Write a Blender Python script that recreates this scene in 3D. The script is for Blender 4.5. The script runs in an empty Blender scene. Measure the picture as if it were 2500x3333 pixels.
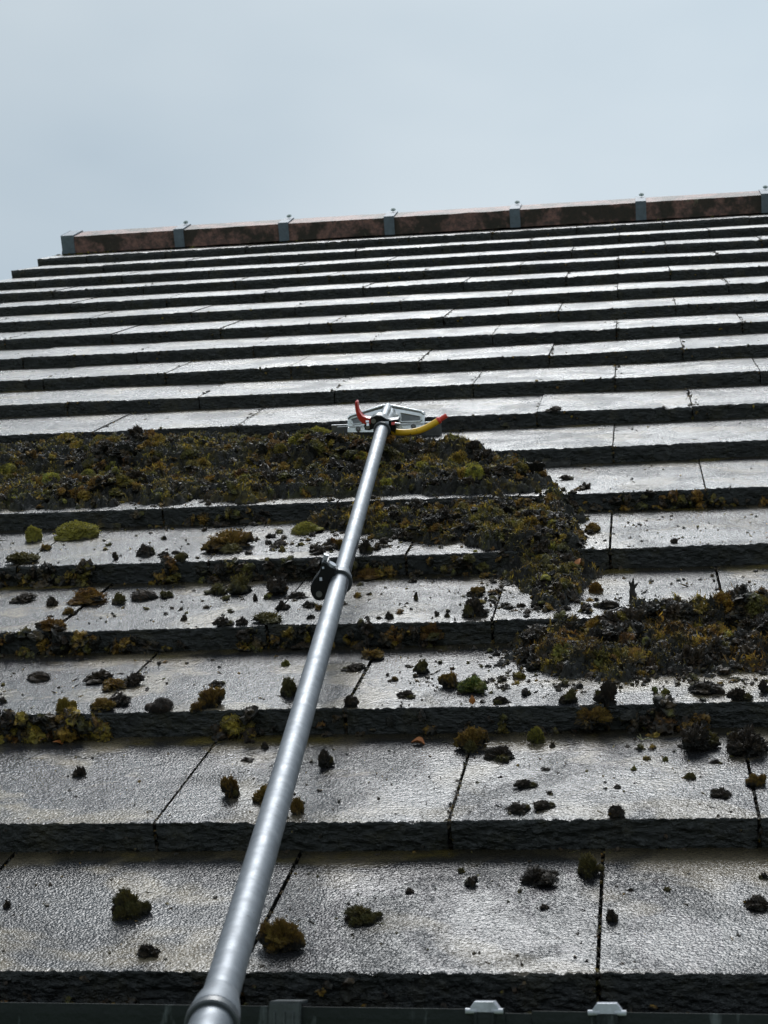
import bpy, bmesh, math, random
import numpy as np
from mathutils import Vector, Matrix

C = bpy.context.scene.collection
PITCH = math.radians(29.3)
CS, SN = math.cos(PITCH), math.sin(PITCH)
EAVE = 2.45            # height of the lowest tile edge above the ground
W = .295               # tile cover width
T = .030               # height of a tile step
def TT(n): return .031 if n <= 4 else .0270 if n >= 7 else .029

def to_world(P):
    """roof coordinates (along the eaves, up the slope, out of the slope) -> world"""
    P = np.asarray(P, float)
    return np.stack([P[..., 0], P[..., 1]*CS - P[..., 2]*SN, P[..., 1]*SN + P[..., 2]*CS + EAVE], -1)

# ------------------------------------------------------------------ camera
cam_d = bpy.data.cameras.new('camera')
cam = bpy.data.objects.new('camera', cam_d); C.objects.link(cam)
CAMR = np.array([1.22961, -1.24734, .75238])
RX = np.array([.988479, .131958, -.074135]); RY = np.array([-.034487, -.280556, -.959218]); RZ = np.array([-.147376, .950724, -.272773])
def dirw(d): return np.array([d[0], d[1]*CS - d[2]*SN, d[1]*SN + d[2]*CS])
bx_, by_, bz_ = dirw(RX), dirw(-RY), dirw(-RZ)
cw = to_world(CAMR)
cam.matrix_world = Matrix(((bx_[0], by_[0], bz_[0], cw[0]), (bx_[1], by_[1], bz_[1], cw[1]), (bx_[2], by_[2], bz_[2], cw[2]), (0, 0, 0, 1)))
cam_d.sensor_fit = 'VERTICAL'; cam_d.sensor_height = 24; cam_d.sensor_width = 18
cam_d.lens = 5669.79/3333*24
cam_d.clip_start = .05; cam_d.clip_end = 3000
cam_d.dof.use_dof = True; cam_d.dof.focus_distance = 2.5; cam_d.dof.aperture_fstop = 18
bpy.context.scene.camera = cam

# ------------------------------------------------------------------ light
SUN_EL, SUN_AZ = math.radians(59), math.radians(-9)     # ahead of the camera, behind thin cloud
sun_d = bpy.data.lights.new('sun', 'SUN'); sun = bpy.data.objects.new('sun', sun_d); C.objects.link(sun)
sun_d.energy = 2.3; sun_d.angle = math.radians(24); sun_d.color = (1, .99, .98)
sdir = Vector((math.sin(SUN_AZ)*math.cos(SUN_EL), math.cos(SUN_AZ)*math.cos(SUN_EL), math.sin(SUN_EL)))
sun.rotation_euler = sdir.to_track_quat('Z', 'Y').to_euler()
sun.location = (0, 0, 20)

world = bpy.data.worlds.new('World'); bpy.context.scene.world = world; world.use_nodes = True
nt = world.node_tree; nt.nodes.clear()
def N(nt, t, **k):
    n = nt.nodes.new(t)
    for a, b in k.items():
        if a.startswith('i_'): n.inputs[a[2:].replace('_', ' ')].default_value = b
        else: setattr(n, a, b)
    return n
L = lambda nt, a, b: nt.links.new(a, b)
out = N(nt, 'ShaderNodeOutputWorld'); bg = N(nt, 'ShaderNodeBackground')
sky = N(nt, 'ShaderNodeTexSky', sky_type='NISHITA', sun_disc=False, sun_elevation=SUN_EL, sun_rotation=SUN_AZ)
sky.air_density = 1; sky.dust_density = 3
tc = N(nt, 'ShaderNodeTexCoord')
nz = N(nt, 'ShaderNodeTexNoise'); nz.inputs['Scale'].default_value = 2.3; nz.inputs['Detail'].default_value = 4; nz.inputs['Roughness'].default_value = .45
mp = N(nt, 'ShaderNodeMapping'); mp.inputs['Scale'].default_value = (1, 1, 2.2)
L(nt, tc.outputs['Generated'], mp.inputs[0]); L(nt, mp.outputs[0], nz.inputs['Vector'])
cr = N(nt, 'ShaderNodeValToRGB'); e = cr.color_ramp.elements
e[0].position = .34; e[0].color = (4.9, 5.95, 6.8, 1); e[1].position = .66; e[1].color = (6.7, 7.55, 8.1, 1)
L(nt, nz.outputs['Fac'], cr.inputs[0])
# brighter cloud round the hidden sun, dimmer towards the ground and behind
dt = N(nt, 'ShaderNodeVectorMath', operation='DOT_PRODUCT'); dt.inputs[1].default_value = sdir
L(nt, tc.outputs['Generated'], dt.inputs[0])
mr = N(nt, 'ShaderNodeMapRange'); mr.inputs['From Min'].default_value = -.6; mr.inputs['From Max'].default_value = .7
mr.inputs['To Min'].default_value = .9; mr.inputs['To Max'].default_value = 1.0
L(nt, dt.outputs['Value'], mr.inputs['Value'])
gl = N(nt, 'ShaderNodeMapRange', interpolation_type='SMOOTHERSTEP'); gl.inputs['From Min'].default_value = .89; gl.inputs['From Max'].default_value = 1
gl.inputs['To Min'].default_value = 0; gl.inputs['To Max'].default_value = 2.8
L(nt, dt.outputs['Value'], gl.inputs['Value'])
ad = N(nt, 'ShaderNodeMath', operation='ADD'); L(nt, mr.outputs[0], ad.inputs[0]); L(nt, gl.outputs[0], ad.inputs[1])
mu = N(nt, 'ShaderNodeMixRGB', blend_type='MULTIPLY'); mu.inputs[0].default_value = 1
L(nt, cr.outputs[0], mu.inputs[1]); sx = N(nt, 'ShaderNodeSeparateXYZ'); L(nt, tc.outputs['Generated'], sx.inputs[0])
rt = N(nt, 'ShaderNodeMapRange'); rt.inputs['From Min'].default_value = -.45; rt.inputs['From Max'].default_value = .2; rt.inputs['To Min'].default_value = .90; rt.inputs['To Max'].default_value = 1.12
L(nt, sx.outputs[0], rt.inputs['Value'])
m2_ = N(nt, 'ShaderNodeMath', operation='MULTIPLY'); L(nt, ad.outputs[0], m2_.inputs[0]); L(nt, rt.outputs[0], m2_.inputs[1]); L(nt, m2_.outputs[0], mu.inputs[2])
mx = N(nt, 'ShaderNodeMixRGB', blend_type='MIX'); mx.inputs[0].default_value = .94   # cloud cover over the clear sky
L(nt, sky.outputs[0], mx.inputs[1]); L(nt, mu.outputs[0], mx.inputs[2])
L(nt, mx.outputs[0], bg.inputs[0]); bg.inputs[1].default_value = .1
L(nt, bg.outputs[0], out.inputs[0])
vs = bpy.context.scene.view_settings
vs.view_transform = 'Standard'; vs.look = 'None'; vs.exposure = 0; vs.gamma = 1

# ------------------------------------------------------------------ noise
def _h(i, j, k, s):
    h = (i*374761393 + j*668265263 + k*2147483647 + s*1274126177) & 0xffffffff
    h = ((h ^ (h >> 13))*1103515245) & 0xffffffff
    h = ((h ^ (h >> 16))*2654435761) & 0xffffffff
    return ((h ^ (h >> 15)) & 0xffff)/65535.0
def vn(P, s=0):
    """value noise -1..1"""
    P = np.asarray(P, float); I = np.floor(P).astype(np.int64); F = P - I; F = F*F*(3 - 2*F)
    i, j, k = I[..., 0], I[..., 1], I[..., 2]; x, y, z = F[..., 0], F[..., 1], F[..., 2]
    r = 0
    for a in (0, 1):
        for b in (0, 1):
            for c in (0, 1):
                r = r + _h(i+a, j+b, k+c, s)*(x if a else 1-x)*(y if b else 1-y)*(z if c else 1-z)
    return r*2 - 1
def fbm(P, o=3, s=0, g=.5):
    r = 0; a = 1; t = 0; P = np.asarray(P, float)
    for i in range(o):
        r = r + a*vn(P*(2.03**i) + i*17.3, s+i*7); t += a; a *= g
    return r/t

# ------------------------------------------------------------------ building helpers
ORI = {}
def mk(name, V, F, mats, parent=None, attrs=None, smooth=False, fm=None):
    """verts in world coordinates, F: list of faces or (n,3|4) array"""
    V = np.asarray(V, np.float32).reshape(-1, 3)
    me = bpy.data.meshes.new(name)
    o = np.zeros(3)
    if parent is not None: o = ORI[parent.name]
    if isinstance(F, np.ndarray):
        n, k = F.shape
        me.vertices.add(len(V)); me.vertices.foreach_set('co', (V - o).astype(np.float32).ravel())
        me.loops.add(n*k); me.loops.foreach_set('vertex_index', F.astype(np.int32).ravel())
        me.polygons.add(n); me.polygons.foreach_set('loop_start', np.arange(0, n*k, k, dtype=np.int32))
        me.polygons.foreach_set('loop_total', np.full(n, k, np.int32))
        if fm is not None: me.polygons.foreach_set('material_index', np.asarray(fm, np.int32))
        me.polygons.foreach_set('use_smooth', np.full(n, bool(smooth)))
        me.update(calc_edges=True)
    else:
        me.from_pydata([tuple(v) for v in (V - o)], [], F)
        if fm is not None:
            for p, m in zip(me.polygons, fm): p.material_index = m
        for p in me.polygons: p.use_smooth = smooth
    if attrs:
        for a, d in attrs.items():
            at = me.attributes.new(a, 'FLOAT', 'POINT'); at.data.foreach_set('value', np.asarray(d, np.float32))
    for m in (mats if isinstance(mats, (list, tuple)) else [mats]): me.materials.append(m)
    ob = bpy.data.objects.new(name, me); C.objects.link(ob)
    if parent is not None: ob.parent = parent
    ORI[ob.name] = o
    return ob
def thing(name, label, cat, loc, group=None):
    o = bpy.data.objects.new(name, None); C.objects.link(o); o.location = tuple(loc); o.empty_display_size = .1
    ORI[o.name] = np.array(loc, float); o['label'] = label; o['category'] = cat
    if group: o['group'] = group
    return o
def tag(o, label=None, cat=None, group=None, kind=None):
    if label: o['label'] = label
    if cat: o['category'] = cat
    if group: o['group'] = group
    if kind: o['kind'] = kind
    return o
def rebase(o, loc):
    """put the origin of an unparented mesh at loc"""
    n = len(o.data.vertices); a = np.empty(n*3, np.float32); o.data.vertices.foreach_get('co', a)
    a = a.reshape(-1, 3) - np.asarray(loc, np.float32); o.data.vertices.foreach_set('co', a.ravel()); o.location = tuple(loc)
def grid_faces(nr, nc, off=0, closed=False):
    r = np.arange(nr-1)[:, None]*nc; c = np.arange(nc if closed else nc-1)[None, :]; c2 = (c+1) % nc
    return (np.stack([r+c, r+c2, r+nc+c2, r+nc+c], -1).reshape(-1, 4) + off)
class MB:
    """collects pieces into one mesh"""
    def __init__(s): s.v = []; s.f = []; s.n = 0; s.m = []
    def add(s, V, F, m=0):
        V = np.asarray(V, float).reshape(-1, 3); s.v.append(V)
        for f in F: s.f.append(tuple(int(i)+s.n for i in f)); s.m.append(m)
        s.n += len(V)
    def box(s, c, h, ax=None, m=0, bev=0):
        c = np.array(c, float); ax = np.eye(3) if ax is None else np.asarray(ax, float)
        if bev <= 0:
            P = [(x, y, z) for x in (-1, 1) for y in (-1, 1) for z in (-1, 1)]
            V = [c + (np.array(p)*h) @ ax for p in P]
            s.add(V, [(0, 1, 3, 2), (4, 6, 7, 5), (0, 4, 5, 1), (2, 3, 7, 6), (0, 2, 6, 4), (1, 5, 7, 3)], m)
        else:
            bm = bmesh.new(); bmesh.ops.create_cube(bm, size=2)
            for v in bm.verts: v.co = Vector(np.array(v.co)*h)
            bmesh.ops.bevel(bm, geom=bm.edges[:], offset=bev, segments=2, affect='EDGES')
            V = [c + np.array(v.co) @ ax for v in bm.verts]; F = [[v.index for v in f.verts] for f in bm.faces]
            bm.free(); s.add(V, F, m)
    def tube(s, pts, rad, n=16, m=0, cap=True):
        pts = np.asarray(pts, float); rad = np.broadcast_to(rad, (len(pts),)); V = []
        t = np.gradient(pts, axis=0); t /= np.linalg.norm(t, axis=1)[:, None]
        up = np.array([0, 0, 1.]) if abs(t[0][2]) < .9 else np.array([1., 0, 0])
        for p, r, d in zip(pts, rad, t):
            a = np.cross(d, up); a /= np.linalg.norm(a); b = np.cross(a, d); up = b
            for k in range(n):
                q = 2*math.pi*k/n; V.append(p + r*(math.cos(q)*a + math.sin(q)*b))
        F = [tuple(f) for f in grid_faces(len(pts), n, closed=True)]
        if cap: F += [tuple(range(n))[::-1], tuple(range((len(pts)-1)*n, len(pts)*n))]
        s.add(V, F, m)
    def prism(s, outline, d0, d1, fn, m=0, bev=0):
        """outline: 2D points, extruded from d0 to d1; fn(a, b, d) -> 3D point"""
        o = list(outline); n = len(o)
        if bev:
            c = np.mean(o, axis=0); ins = [tuple(np.array(p) + (c - np.array(p))/max(np.linalg.norm(c - np.array(p)), 1e-6)*bev) for p in o]
            sg = 1 if d1 > d0 else -1
            rings = [(ins, d0), (o, d0 + sg*bev), (o, d1 - sg*bev), (ins, d1)]
        else: rings = [(o, d0), (o, d1)]
        V = [fn(a, b, d) for r, d in rings for a, b in r]
        F = [tuple(range(n))[::-1], tuple(range((len(rings)-1)*n, len(rings)*n))]
        for k in range(len(rings)-1):
            for i in range(n): F.append((k*n+i, k*n+(i+1) % n, (k+1)*n+(i+1) % n, (k+1)*n+i))
        s.add(V, F, m)
    def build(s, name, mats, parent=None, smooth=False, auto=True):
        o = mk(name, np.concatenate(s.v), s.f, mats, parent, smooth=smooth, fm=s.m)
        bm = bmesh.new(); bm.from_mesh(o.data); bmesh.ops.recalc_face_normals(bm, faces=bm.faces[:]); bm.to_mesh(o.data); bm.free()
        if smooth and auto:
            bm = bmesh.new(); bm.from_mesh(o.data)
            for e_ in bm.edges:
                if len(e_.link_faces) == 2 and e_.calc_face_angle(0) > .6: e_.smooth = False
            bm.to_mesh(o.data); bm.free()
        return o
R = lambda p: to_world(np.asarray(p, float))       # roof -> world shorthand

# ------------------------------------------------------------------ materials
def mat(name):
    m = bpy.data.materials.new(name); m.use_nodes = True; n = m.node_tree; n.nodes.clear()
    o = N(n, 'ShaderNodeOutputMaterial'); b = N(n, 'ShaderNodeBsdfPrincipled'); L(n, b.outputs[0], o.inputs[0])
    return m, n, b
def noise(n, scale, detail=3, rough=.5, vec=None, dist=0):
    x = N(n, 'ShaderNodeTexNoise'); x.inputs['Scale'].default_value = scale; x.inputs['Detail'].default_value = detail
    x.inputs['Roughness'].default_value = rough; x.inputs['Distortion'].default_value = dist
    L(n, vec if vec is not None else N(n, 'ShaderNodeTexCoord').outputs['Object'], x.inputs['Vector'])
    return x.outputs['Fac']
def ramp(n, src, stops, interp='LINEAR'):
    r = N(n, 'ShaderNodeValToRGB'); r.color_ramp.interpolation = interp; el = r.color_ramp.elements
    while len(el) < len(stops): el.new(.5)
    for e_, (p, c) in zip(el, stops):
        e_.position = p; e_.color = (c if isinstance(c, tuple) else (c, c, c)) + (1,)
    L(n, src, r.inputs[0]); return r.outputs[0]
def mixc(n, f, a, b, mode='MIX'):
    m = N(n, 'ShaderNodeMixRGB', blend_type=mode)
    for i, s in ((0, f), (1, a), (2, b)):
        if isinstance(s, (int, float)): m.inputs[i].default_value = s if i == 0 else (s, s, s, 1)
        elif isinstance(s, tuple): m.inputs[i].default_value = s + (1,)
        else: L(n, s, m.inputs[i])
    return m.outputs[0]
def math_(n, op, a, b=0, c=0):
    m = N(n, 'ShaderNodeMath', operation=op)
    for i, s in enumerate((a, b, c)):
        if isinstance(s, (int, float)): m.inputs[i].default_value = s
        else: L(n, s, m.inputs[i])
    return m.outputs[0]
def bump(n, b, h, dist, strength=1.0):
    x = N(n, 'ShaderNodeBump'); x.inputs['Distance'].default_value = dist; x.inputs['Strength'].default_value = strength
    L(n, h, x.inputs['Height']); L(n, x.outputs[0], b.inputs['Normal']); return x
def attr(n, name):
    a = N(n, 'ShaderNodeAttribute'); a.attribute_name = name; return a.outputs['Fac']

def m_tile():
    m, n, b = mat('wet_concrete_tile')
    tv = attr(n, 'back'); rn = attr(n, 'tile_random')
    film = ramp(n, noise(n, 8, 3, .55, dist=.6), [(.40, 0.), (.56, 1.)])               # 1 where a water film stands
    grain = noise(n, 520, 2, .6); grit = noise(n, 260, 2, .55); lump = noise(n, 38, 2)
    st = N(n, 'ShaderNodeMapping'); st.inputs['Scale'].default_value = (.45, 1, 1)
    L(n, N(n, 'ShaderNodeTexCoord').outputs['Object'], st.inputs[0])
    # V
    vo = N(n, 'ShaderNodeTexVoronoi', feature='F1'); vo.inputs['Scale'].default_value = 420; vo.inputs['Randomness'].default_value = 1
    L(n, N(n, 'ShaderNodeTexCoord').outputs['Object'], vo.inputs['Vector']); cell = vo.outputs['Distance']
    rip = noise(n, 190, 2, .5, vec=st.outputs[0])
    base = ramp(n, noise(n, 14, 4, .6), [(.3, (.012, .012, .014)), (.55, (.024, .024, .026)), (.75, (.042, .039, .036))])
    base = mixc(n, math_(n, 'MULTIPLY', ramp(n, noise(n, 9, 3, .5, dist=.4), [(.52, 0.), (.62, 1.)]), .75), base, (.20, .16, .105))
    base = mixc(n, math_(n, 'MULTIPLY', ramp(n, tv, [(.88, 0.), (.97, 1.)]), .75), base, (.035, .028, .012))
    base = mixc(n, math_(n, 'MULTIPLY', math_(n, 'MULTIPLY', ramp(n, tv, [(.84, 0.), (.93, 1.)]), ramp(n, noise(n, 11), [(.56, 0.), (.66, 1.)])), .8), base, (.12, .09, .02))
    base = mixc(n, 1.0, base, ramp(n, rn, [(0, .75), (1, 1.25)]), 'MULTIPLY')
    base = mixc(n, ramp(n, grit, [(.3, .5), (.7, 0.)]), base, (.015, .014, .014))
    L(n, base, b.inputs['Base Color'])
    L(n, math_(n, 'ADD', math_(n, 'MULTIPLY', film, -.05), math_(n, 'ADD', math_(n, 'ADD', .18, math_(n, 'MULTIPLY', attr(n, 'upper_sheen'), .10)), math_(n, 'MULTIPLY', lump, .1))), b.inputs['Roughness'])
    h = math_(n, 'ADD', math_(n, 'MULTIPLY', cell, -.75), math_(n, 'ADD', math_(n, 'MULTIPLY', grit, .9), math_(n, 'MULTIPLY', lump, 1.0)))
    hf = math_(n, 'ADD', math_(n, 'MULTIPLY', rip, .75), math_(n, 'MULTIPLY', grain, .12))
    hh = math_(n, 'ADD', math_(n, 'MULTIPLY', h, math_(n, 'SUBTRACT', 1, math_(n, 'MULTIPLY', film, .5))), math_(n, 'MULTIPLY', hf, math_(n, 'MULTIPLY', film, .9)))
    hh = math_(n, 'MULTIPLY', hh, math_(n, 'ADD', .85, math_(n, 'MULTIPLY', attr(n, 'upper_sheen'), .95)))     # relief made stronger up the slope so the upper courses look brighter
    bump(n, b, hh, .00125, 1)
    b.inputs['IOR'].default_value = 1.5; L(n, math_(n, 'ADD', .19, math_(n, 'MULTIPLY', attr(n, 'upper_sheen'), .47)), b.inputs['Specular IOR Level'])  # specular level raised up the slope, an added sheen on the upper courses
    return m
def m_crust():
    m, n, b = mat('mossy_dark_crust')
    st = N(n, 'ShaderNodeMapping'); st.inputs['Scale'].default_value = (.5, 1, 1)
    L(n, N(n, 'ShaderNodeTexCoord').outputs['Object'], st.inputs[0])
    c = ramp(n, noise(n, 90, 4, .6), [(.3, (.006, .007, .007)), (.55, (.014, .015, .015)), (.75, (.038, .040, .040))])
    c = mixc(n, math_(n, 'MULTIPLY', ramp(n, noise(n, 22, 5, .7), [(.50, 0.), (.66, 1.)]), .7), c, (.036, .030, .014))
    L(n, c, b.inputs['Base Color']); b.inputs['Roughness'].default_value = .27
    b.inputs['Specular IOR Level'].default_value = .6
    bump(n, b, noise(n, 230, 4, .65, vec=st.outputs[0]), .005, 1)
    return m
def m_moss():
    m, n, b = mat('wet_moss_and_soil')
    mo = attr(n, 'moss'); hu = attr(n, 'hue')
    oi = N(n, 'ShaderNodeObjectInfo').outputs['Random']
    soil = ramp(n, noise(n, 160, 4, .65), [(.3, (.007, .0065, .006)), (.52, (.020, .0185, .016)), (.75, (.062, .058, .052))])
    hv = math_(n, 'ADD', hu, math_(n, 'ADD', math_(n, 'MULTIPLY', math_(n, 'SUBTRACT', noise(n, 110, 3, .6), .5), .30), math_(n, 'MULTIPLY', math_(n, 'SUBTRACT', oi, .5), .05)))
    col = ramp(n, hv, [(0, (.075, .045, .024)), (.12, (.30, .13, .028)), (.26, (.52, .30, .048)), (.42, (.56, .41, .055)), (.56, (.22, .19, .04)), (.70, (.34, .32, .05)), (.84, (.70, .60, .09)), (1, (.13, .23, .035))])
    col = mixc(n, 1.0, col, ramp(n, noise(n, 420, 2, .6), [(.25, .45), (.75, 1.35)]), 'MULTIPLY')
    f = math_(n, 'MULTIPLY', mo, ramp(n, noise(n, 95, 3, .65), [(.36, .18), (.56, 1.)]))
    cc = mixc(n, f, soil, col)
    L(n, cc, b.inputs['Base Color'])
    L(n, math_(n, 'ADD', .48, math_(n, 'MULTIPLY', mo, .25)), b.inputs['Roughness'])
    b.inputs['Specular IOR Level'].default_value = .35
    bp = bump(n, b, noise(n, 520, 3, .7), .0014, 1)
    tr = N(n, 'ShaderNodeBsdfTranslucent'); L(n, cc, tr.inputs[0])      # wet moss leaves let light through
    ms = N(n, 'ShaderNodeMixShader'); L(n, math_(n, 'MULTIPLY', mo, .38), ms.inputs[0]); L(n, b.outputs[0], ms.inputs[1]); L(n, tr.outputs[0], ms.inputs[2])
    L(n, ms.outputs[0], [x for x in n.nodes if x.type == 'OUTPUT_MATERIAL'][0].inputs[0])
    return m
def m_simple(name, col, rough=.5, metal=0, bscale=0, bdist=.001, var=0, vscale=20, coat=0, spec=.5):
    m, n, b = mat(name)
    if var:
        c = tuple(x*(1-var) for x in col); d = tuple(min(1, x*(1+var)) for x in col)
        L(n, ramp(n, noise(n, vscale, 5, .65), [(.3, c), (.7, d)]), b.inputs['Base Color'])
    else: b.inputs['Base Color'].default_value = col + (1,)
    b.inputs['Roughness'].default_value = rough; b.inputs['Metallic'].default_value = metal
    b.inputs['Coat Weight'].default_value = coat; b.inputs['Specular IOR Level'].default_value = spec
    if bscale: bump(n, b, noise(n, bscale, 4, .6), bdist, 1)
    return m
def m_alu():
    m, n, b = mat('scratched_aluminium')
    c = ramp(n, noise(n, 60, 5, .7), [(.25, (.12, .13, .145)), (.55, (.175, .19, .21)), (.8, (.25, .265, .28))])
    dirt = ramp(n, noise(n, 300, 3, .7), [(.60, 0.), (.68, 1.)])
    dirt2 = ramp(n, noise(n, 25, 3, .6), [(.4, 0.), (.7, 1.)])
    dd = math_(n, 'MULTIPLY', math_(n, 'MULTIPLY', dirt, dirt2), .8)
    L(n, mixc(n, dd, c, (.05, .05, .05)), b.inputs['Base Color'])
    b.inputs['Metallic'].default_value = .6
    L(n, ramp(n, noise(n, 45, 5, .7), [(.3, .40), (.7, .60)]), b.inputs['Roughness'])
    # fine rings left by sliding the sections: stretched across the pole
    st = N(n, 'ShaderNodeMapping'); st.inputs['Scale'].default_value = (.06, 1, 1)
    L(n, N(n, 'ShaderNodeTexCoord').outputs['Object'], st.inputs[0])
    bump(n, b, noise(n, 420, 4, .7, vec=st.outputs[0]), .0004, .2)
    return m
def m_ridge():
    m, n, b = mat('weathered_red_ridge_tile')
    c = ramp(n, noise(n, 48, 5, .8), [(.36, (.09, .07, .065)), (.5, (.22, .125, .11)), (.62, (.36, .19, .155)), (.8, (.22, .18, .16))])
    c = mixc(n, ramp(n, noise(n, 10, 4, .6), [(.46, 0.), (.56, .9)]), c, (.05, .044, .036))
    c = mixc(n, ramp(n, noise(n, 17, 3, .6, dist=.5), [(.67, 0.), (.72, .8)]), c, (.27, .235, .165))
    L(n, c, b.inputs['Base Color']); b.inputs['Roughness'].default_value = .62; b.inputs['Specular IOR Level'].default_value = .3
    bump(n, b, noise(n, 130, 4, .7), .002, 1)
    return m
M_TILE, M_CRUST, M_MOSS, M_ALU, M_RIDGE = m_tile(), m_crust(), m_moss(), m_alu(), m_ridge()
M_BLACK = m_simple('black_plastic', (.012, .013, .015), .28, bscale=500, bdist=.0002)
M_RING = m_simple('dark_grey_plastic', (.055, .06, .066), .35, bscale=500, bdist=.0002)
M_RED = m_simple('red_painted_metal', (.62, .045, .03), .28, coat=.4, var=.2, vscale=60)
M_REDR = m_simple('red_rubber', (.72, .06, .035), .42, var=.15, vscale=80)
M_STEEL = m_simple('cast_bare_aluminium', (.72, .72, .72), .20, metal=.9, bscale=300, bdist=.0003, var=.12, vscale=50)
M_BLADE = m_simple('grey_scraper_steel', (.20, .205, .215), .42, metal=.6, bscale=250, bdist=.0004, var=.25, vscale=60)
M_BOLT = m_simple('bolt_steel', (.42, .42, .43), .35, metal=.85)
M_CLIP = m_simple('grey_union_plastic', (.17, .20, .235), .62, spec=.25, var=.2, vscale=60, bscale=200, bdist=.0004)
M_SCREW = m_simple('dark_green_washer', (.11, .17, .16), .4, var=.2, vscale=200)
M_PRINT = m_simple('dark_print', (.03, .028, .034), .4)
M_BRICK = m_simple('house_brickwork', (.28, .13, .09), .85, var=.3, vscale=14, bscale=60, bdist=.004)
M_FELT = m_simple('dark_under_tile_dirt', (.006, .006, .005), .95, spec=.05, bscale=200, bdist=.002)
M_LEAF = m_simple('orange_dead_leaf', (.38, .14, .04), .5, var=.35, vscale=200, bscale=300, bdist=.0005)
M_BARK = m_simple('dark_rotten_bark', (.022, .017, .015), .6, bscale=300, bdist=.002, var=.4, vscale=120)
M_STRAW = m_simple('pale_straw', (.33, .31, .15), .5)
M_GRASS = m_simple('lawn_green', (.06, .09, .03), .9, var=.4, vscale=3)
def m_yellow():
    m, n, b = mat('yellow_foam_grip')
    sp = ramp(n, noise(n, 170, 2, .5), [(.66, 0.), (.70, 1.)])
    L(n, mixc(n, sp, (.80, .46, .02), (.03, .028, .02)), b.inputs['Base Color']); b.inputs['Roughness'].default_value = .42
    bump(n, b, noise(n, 300, 3), .0004, 1); return m
M_YEL = m_yellow()
def m_gutter():
    m, n, b = mat('dark_green_gutter_plastic')
    st = N(n, 'ShaderNodeMapping'); st.inputs['Scale'].default_value = (1, 1, .22)
    L(n, N(n, 'ShaderNodeTexCoord').outputs['Object'], st.inputs[0])
    dr = ramp(n, noise(n, 70, 4, .6, vec=st.outputs[0]), [(.60, 0.), (.70, .5)])
    c = ramp(n, noise(n, 40, 4, .6), [(.3, (.005, .008, .008)), (.7, (.010, .014, .0135))])
    L(n, mixc(n, dr, c, (.15, .17, .175)), b.inputs['Base Color']); b.inputs['Roughness'].default_value = .5; b.inputs['Specular IOR Level'].default_value = .3
    bump(n, b, noise(n, 200, 3), .0005, 1); return m
M_GUT = m_gutter()
M_GCLIP = m_simple('pale_gutter_clip', (.42, .43, .47), .3, var=.25, vscale=120, bscale=300, bdist=.0003)
M_GSTRAP = m_simple('dull_bracket_plastic', (.045, .052, .055), .4, var=.3, vscale=120, bscale=300, bdist=.0003)

# ------------------------------------------------------------------ roof
VN = [.0205, .959, 1.9292, 2.895, 3.8856, 4.8926, 5.9061, 6.8791, 7.8685, 8.8217, 9.7873, 10.7541, 11.7365, 12.7131, 13.665, 14.5798, 15.5606, 16.5218, 17.5918]
VN = [v*W for v in VN]
U0, U1 = -3.125*W, 13*W
XB = (U0 + U1)/2
def surf(u, v):
    """height of the tile surface above the step-edge plane"""
    n = int(np.searchsorted(VN, v, 'right')) - 1
    n = min(max(n, 0), 17)
    return -TT(n+1)*(v - VN[n])/(VN[n+1] - VN[n])
def course(v): return min(max(int(np.searchsorted(VN, v, 'right')) - 1, 0), 17)
def project(p):
    q = np.asarray(p) - CAMR; z = q @ RZ
    return (q @ RX)/z, (q @ RY)/z, z

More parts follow.
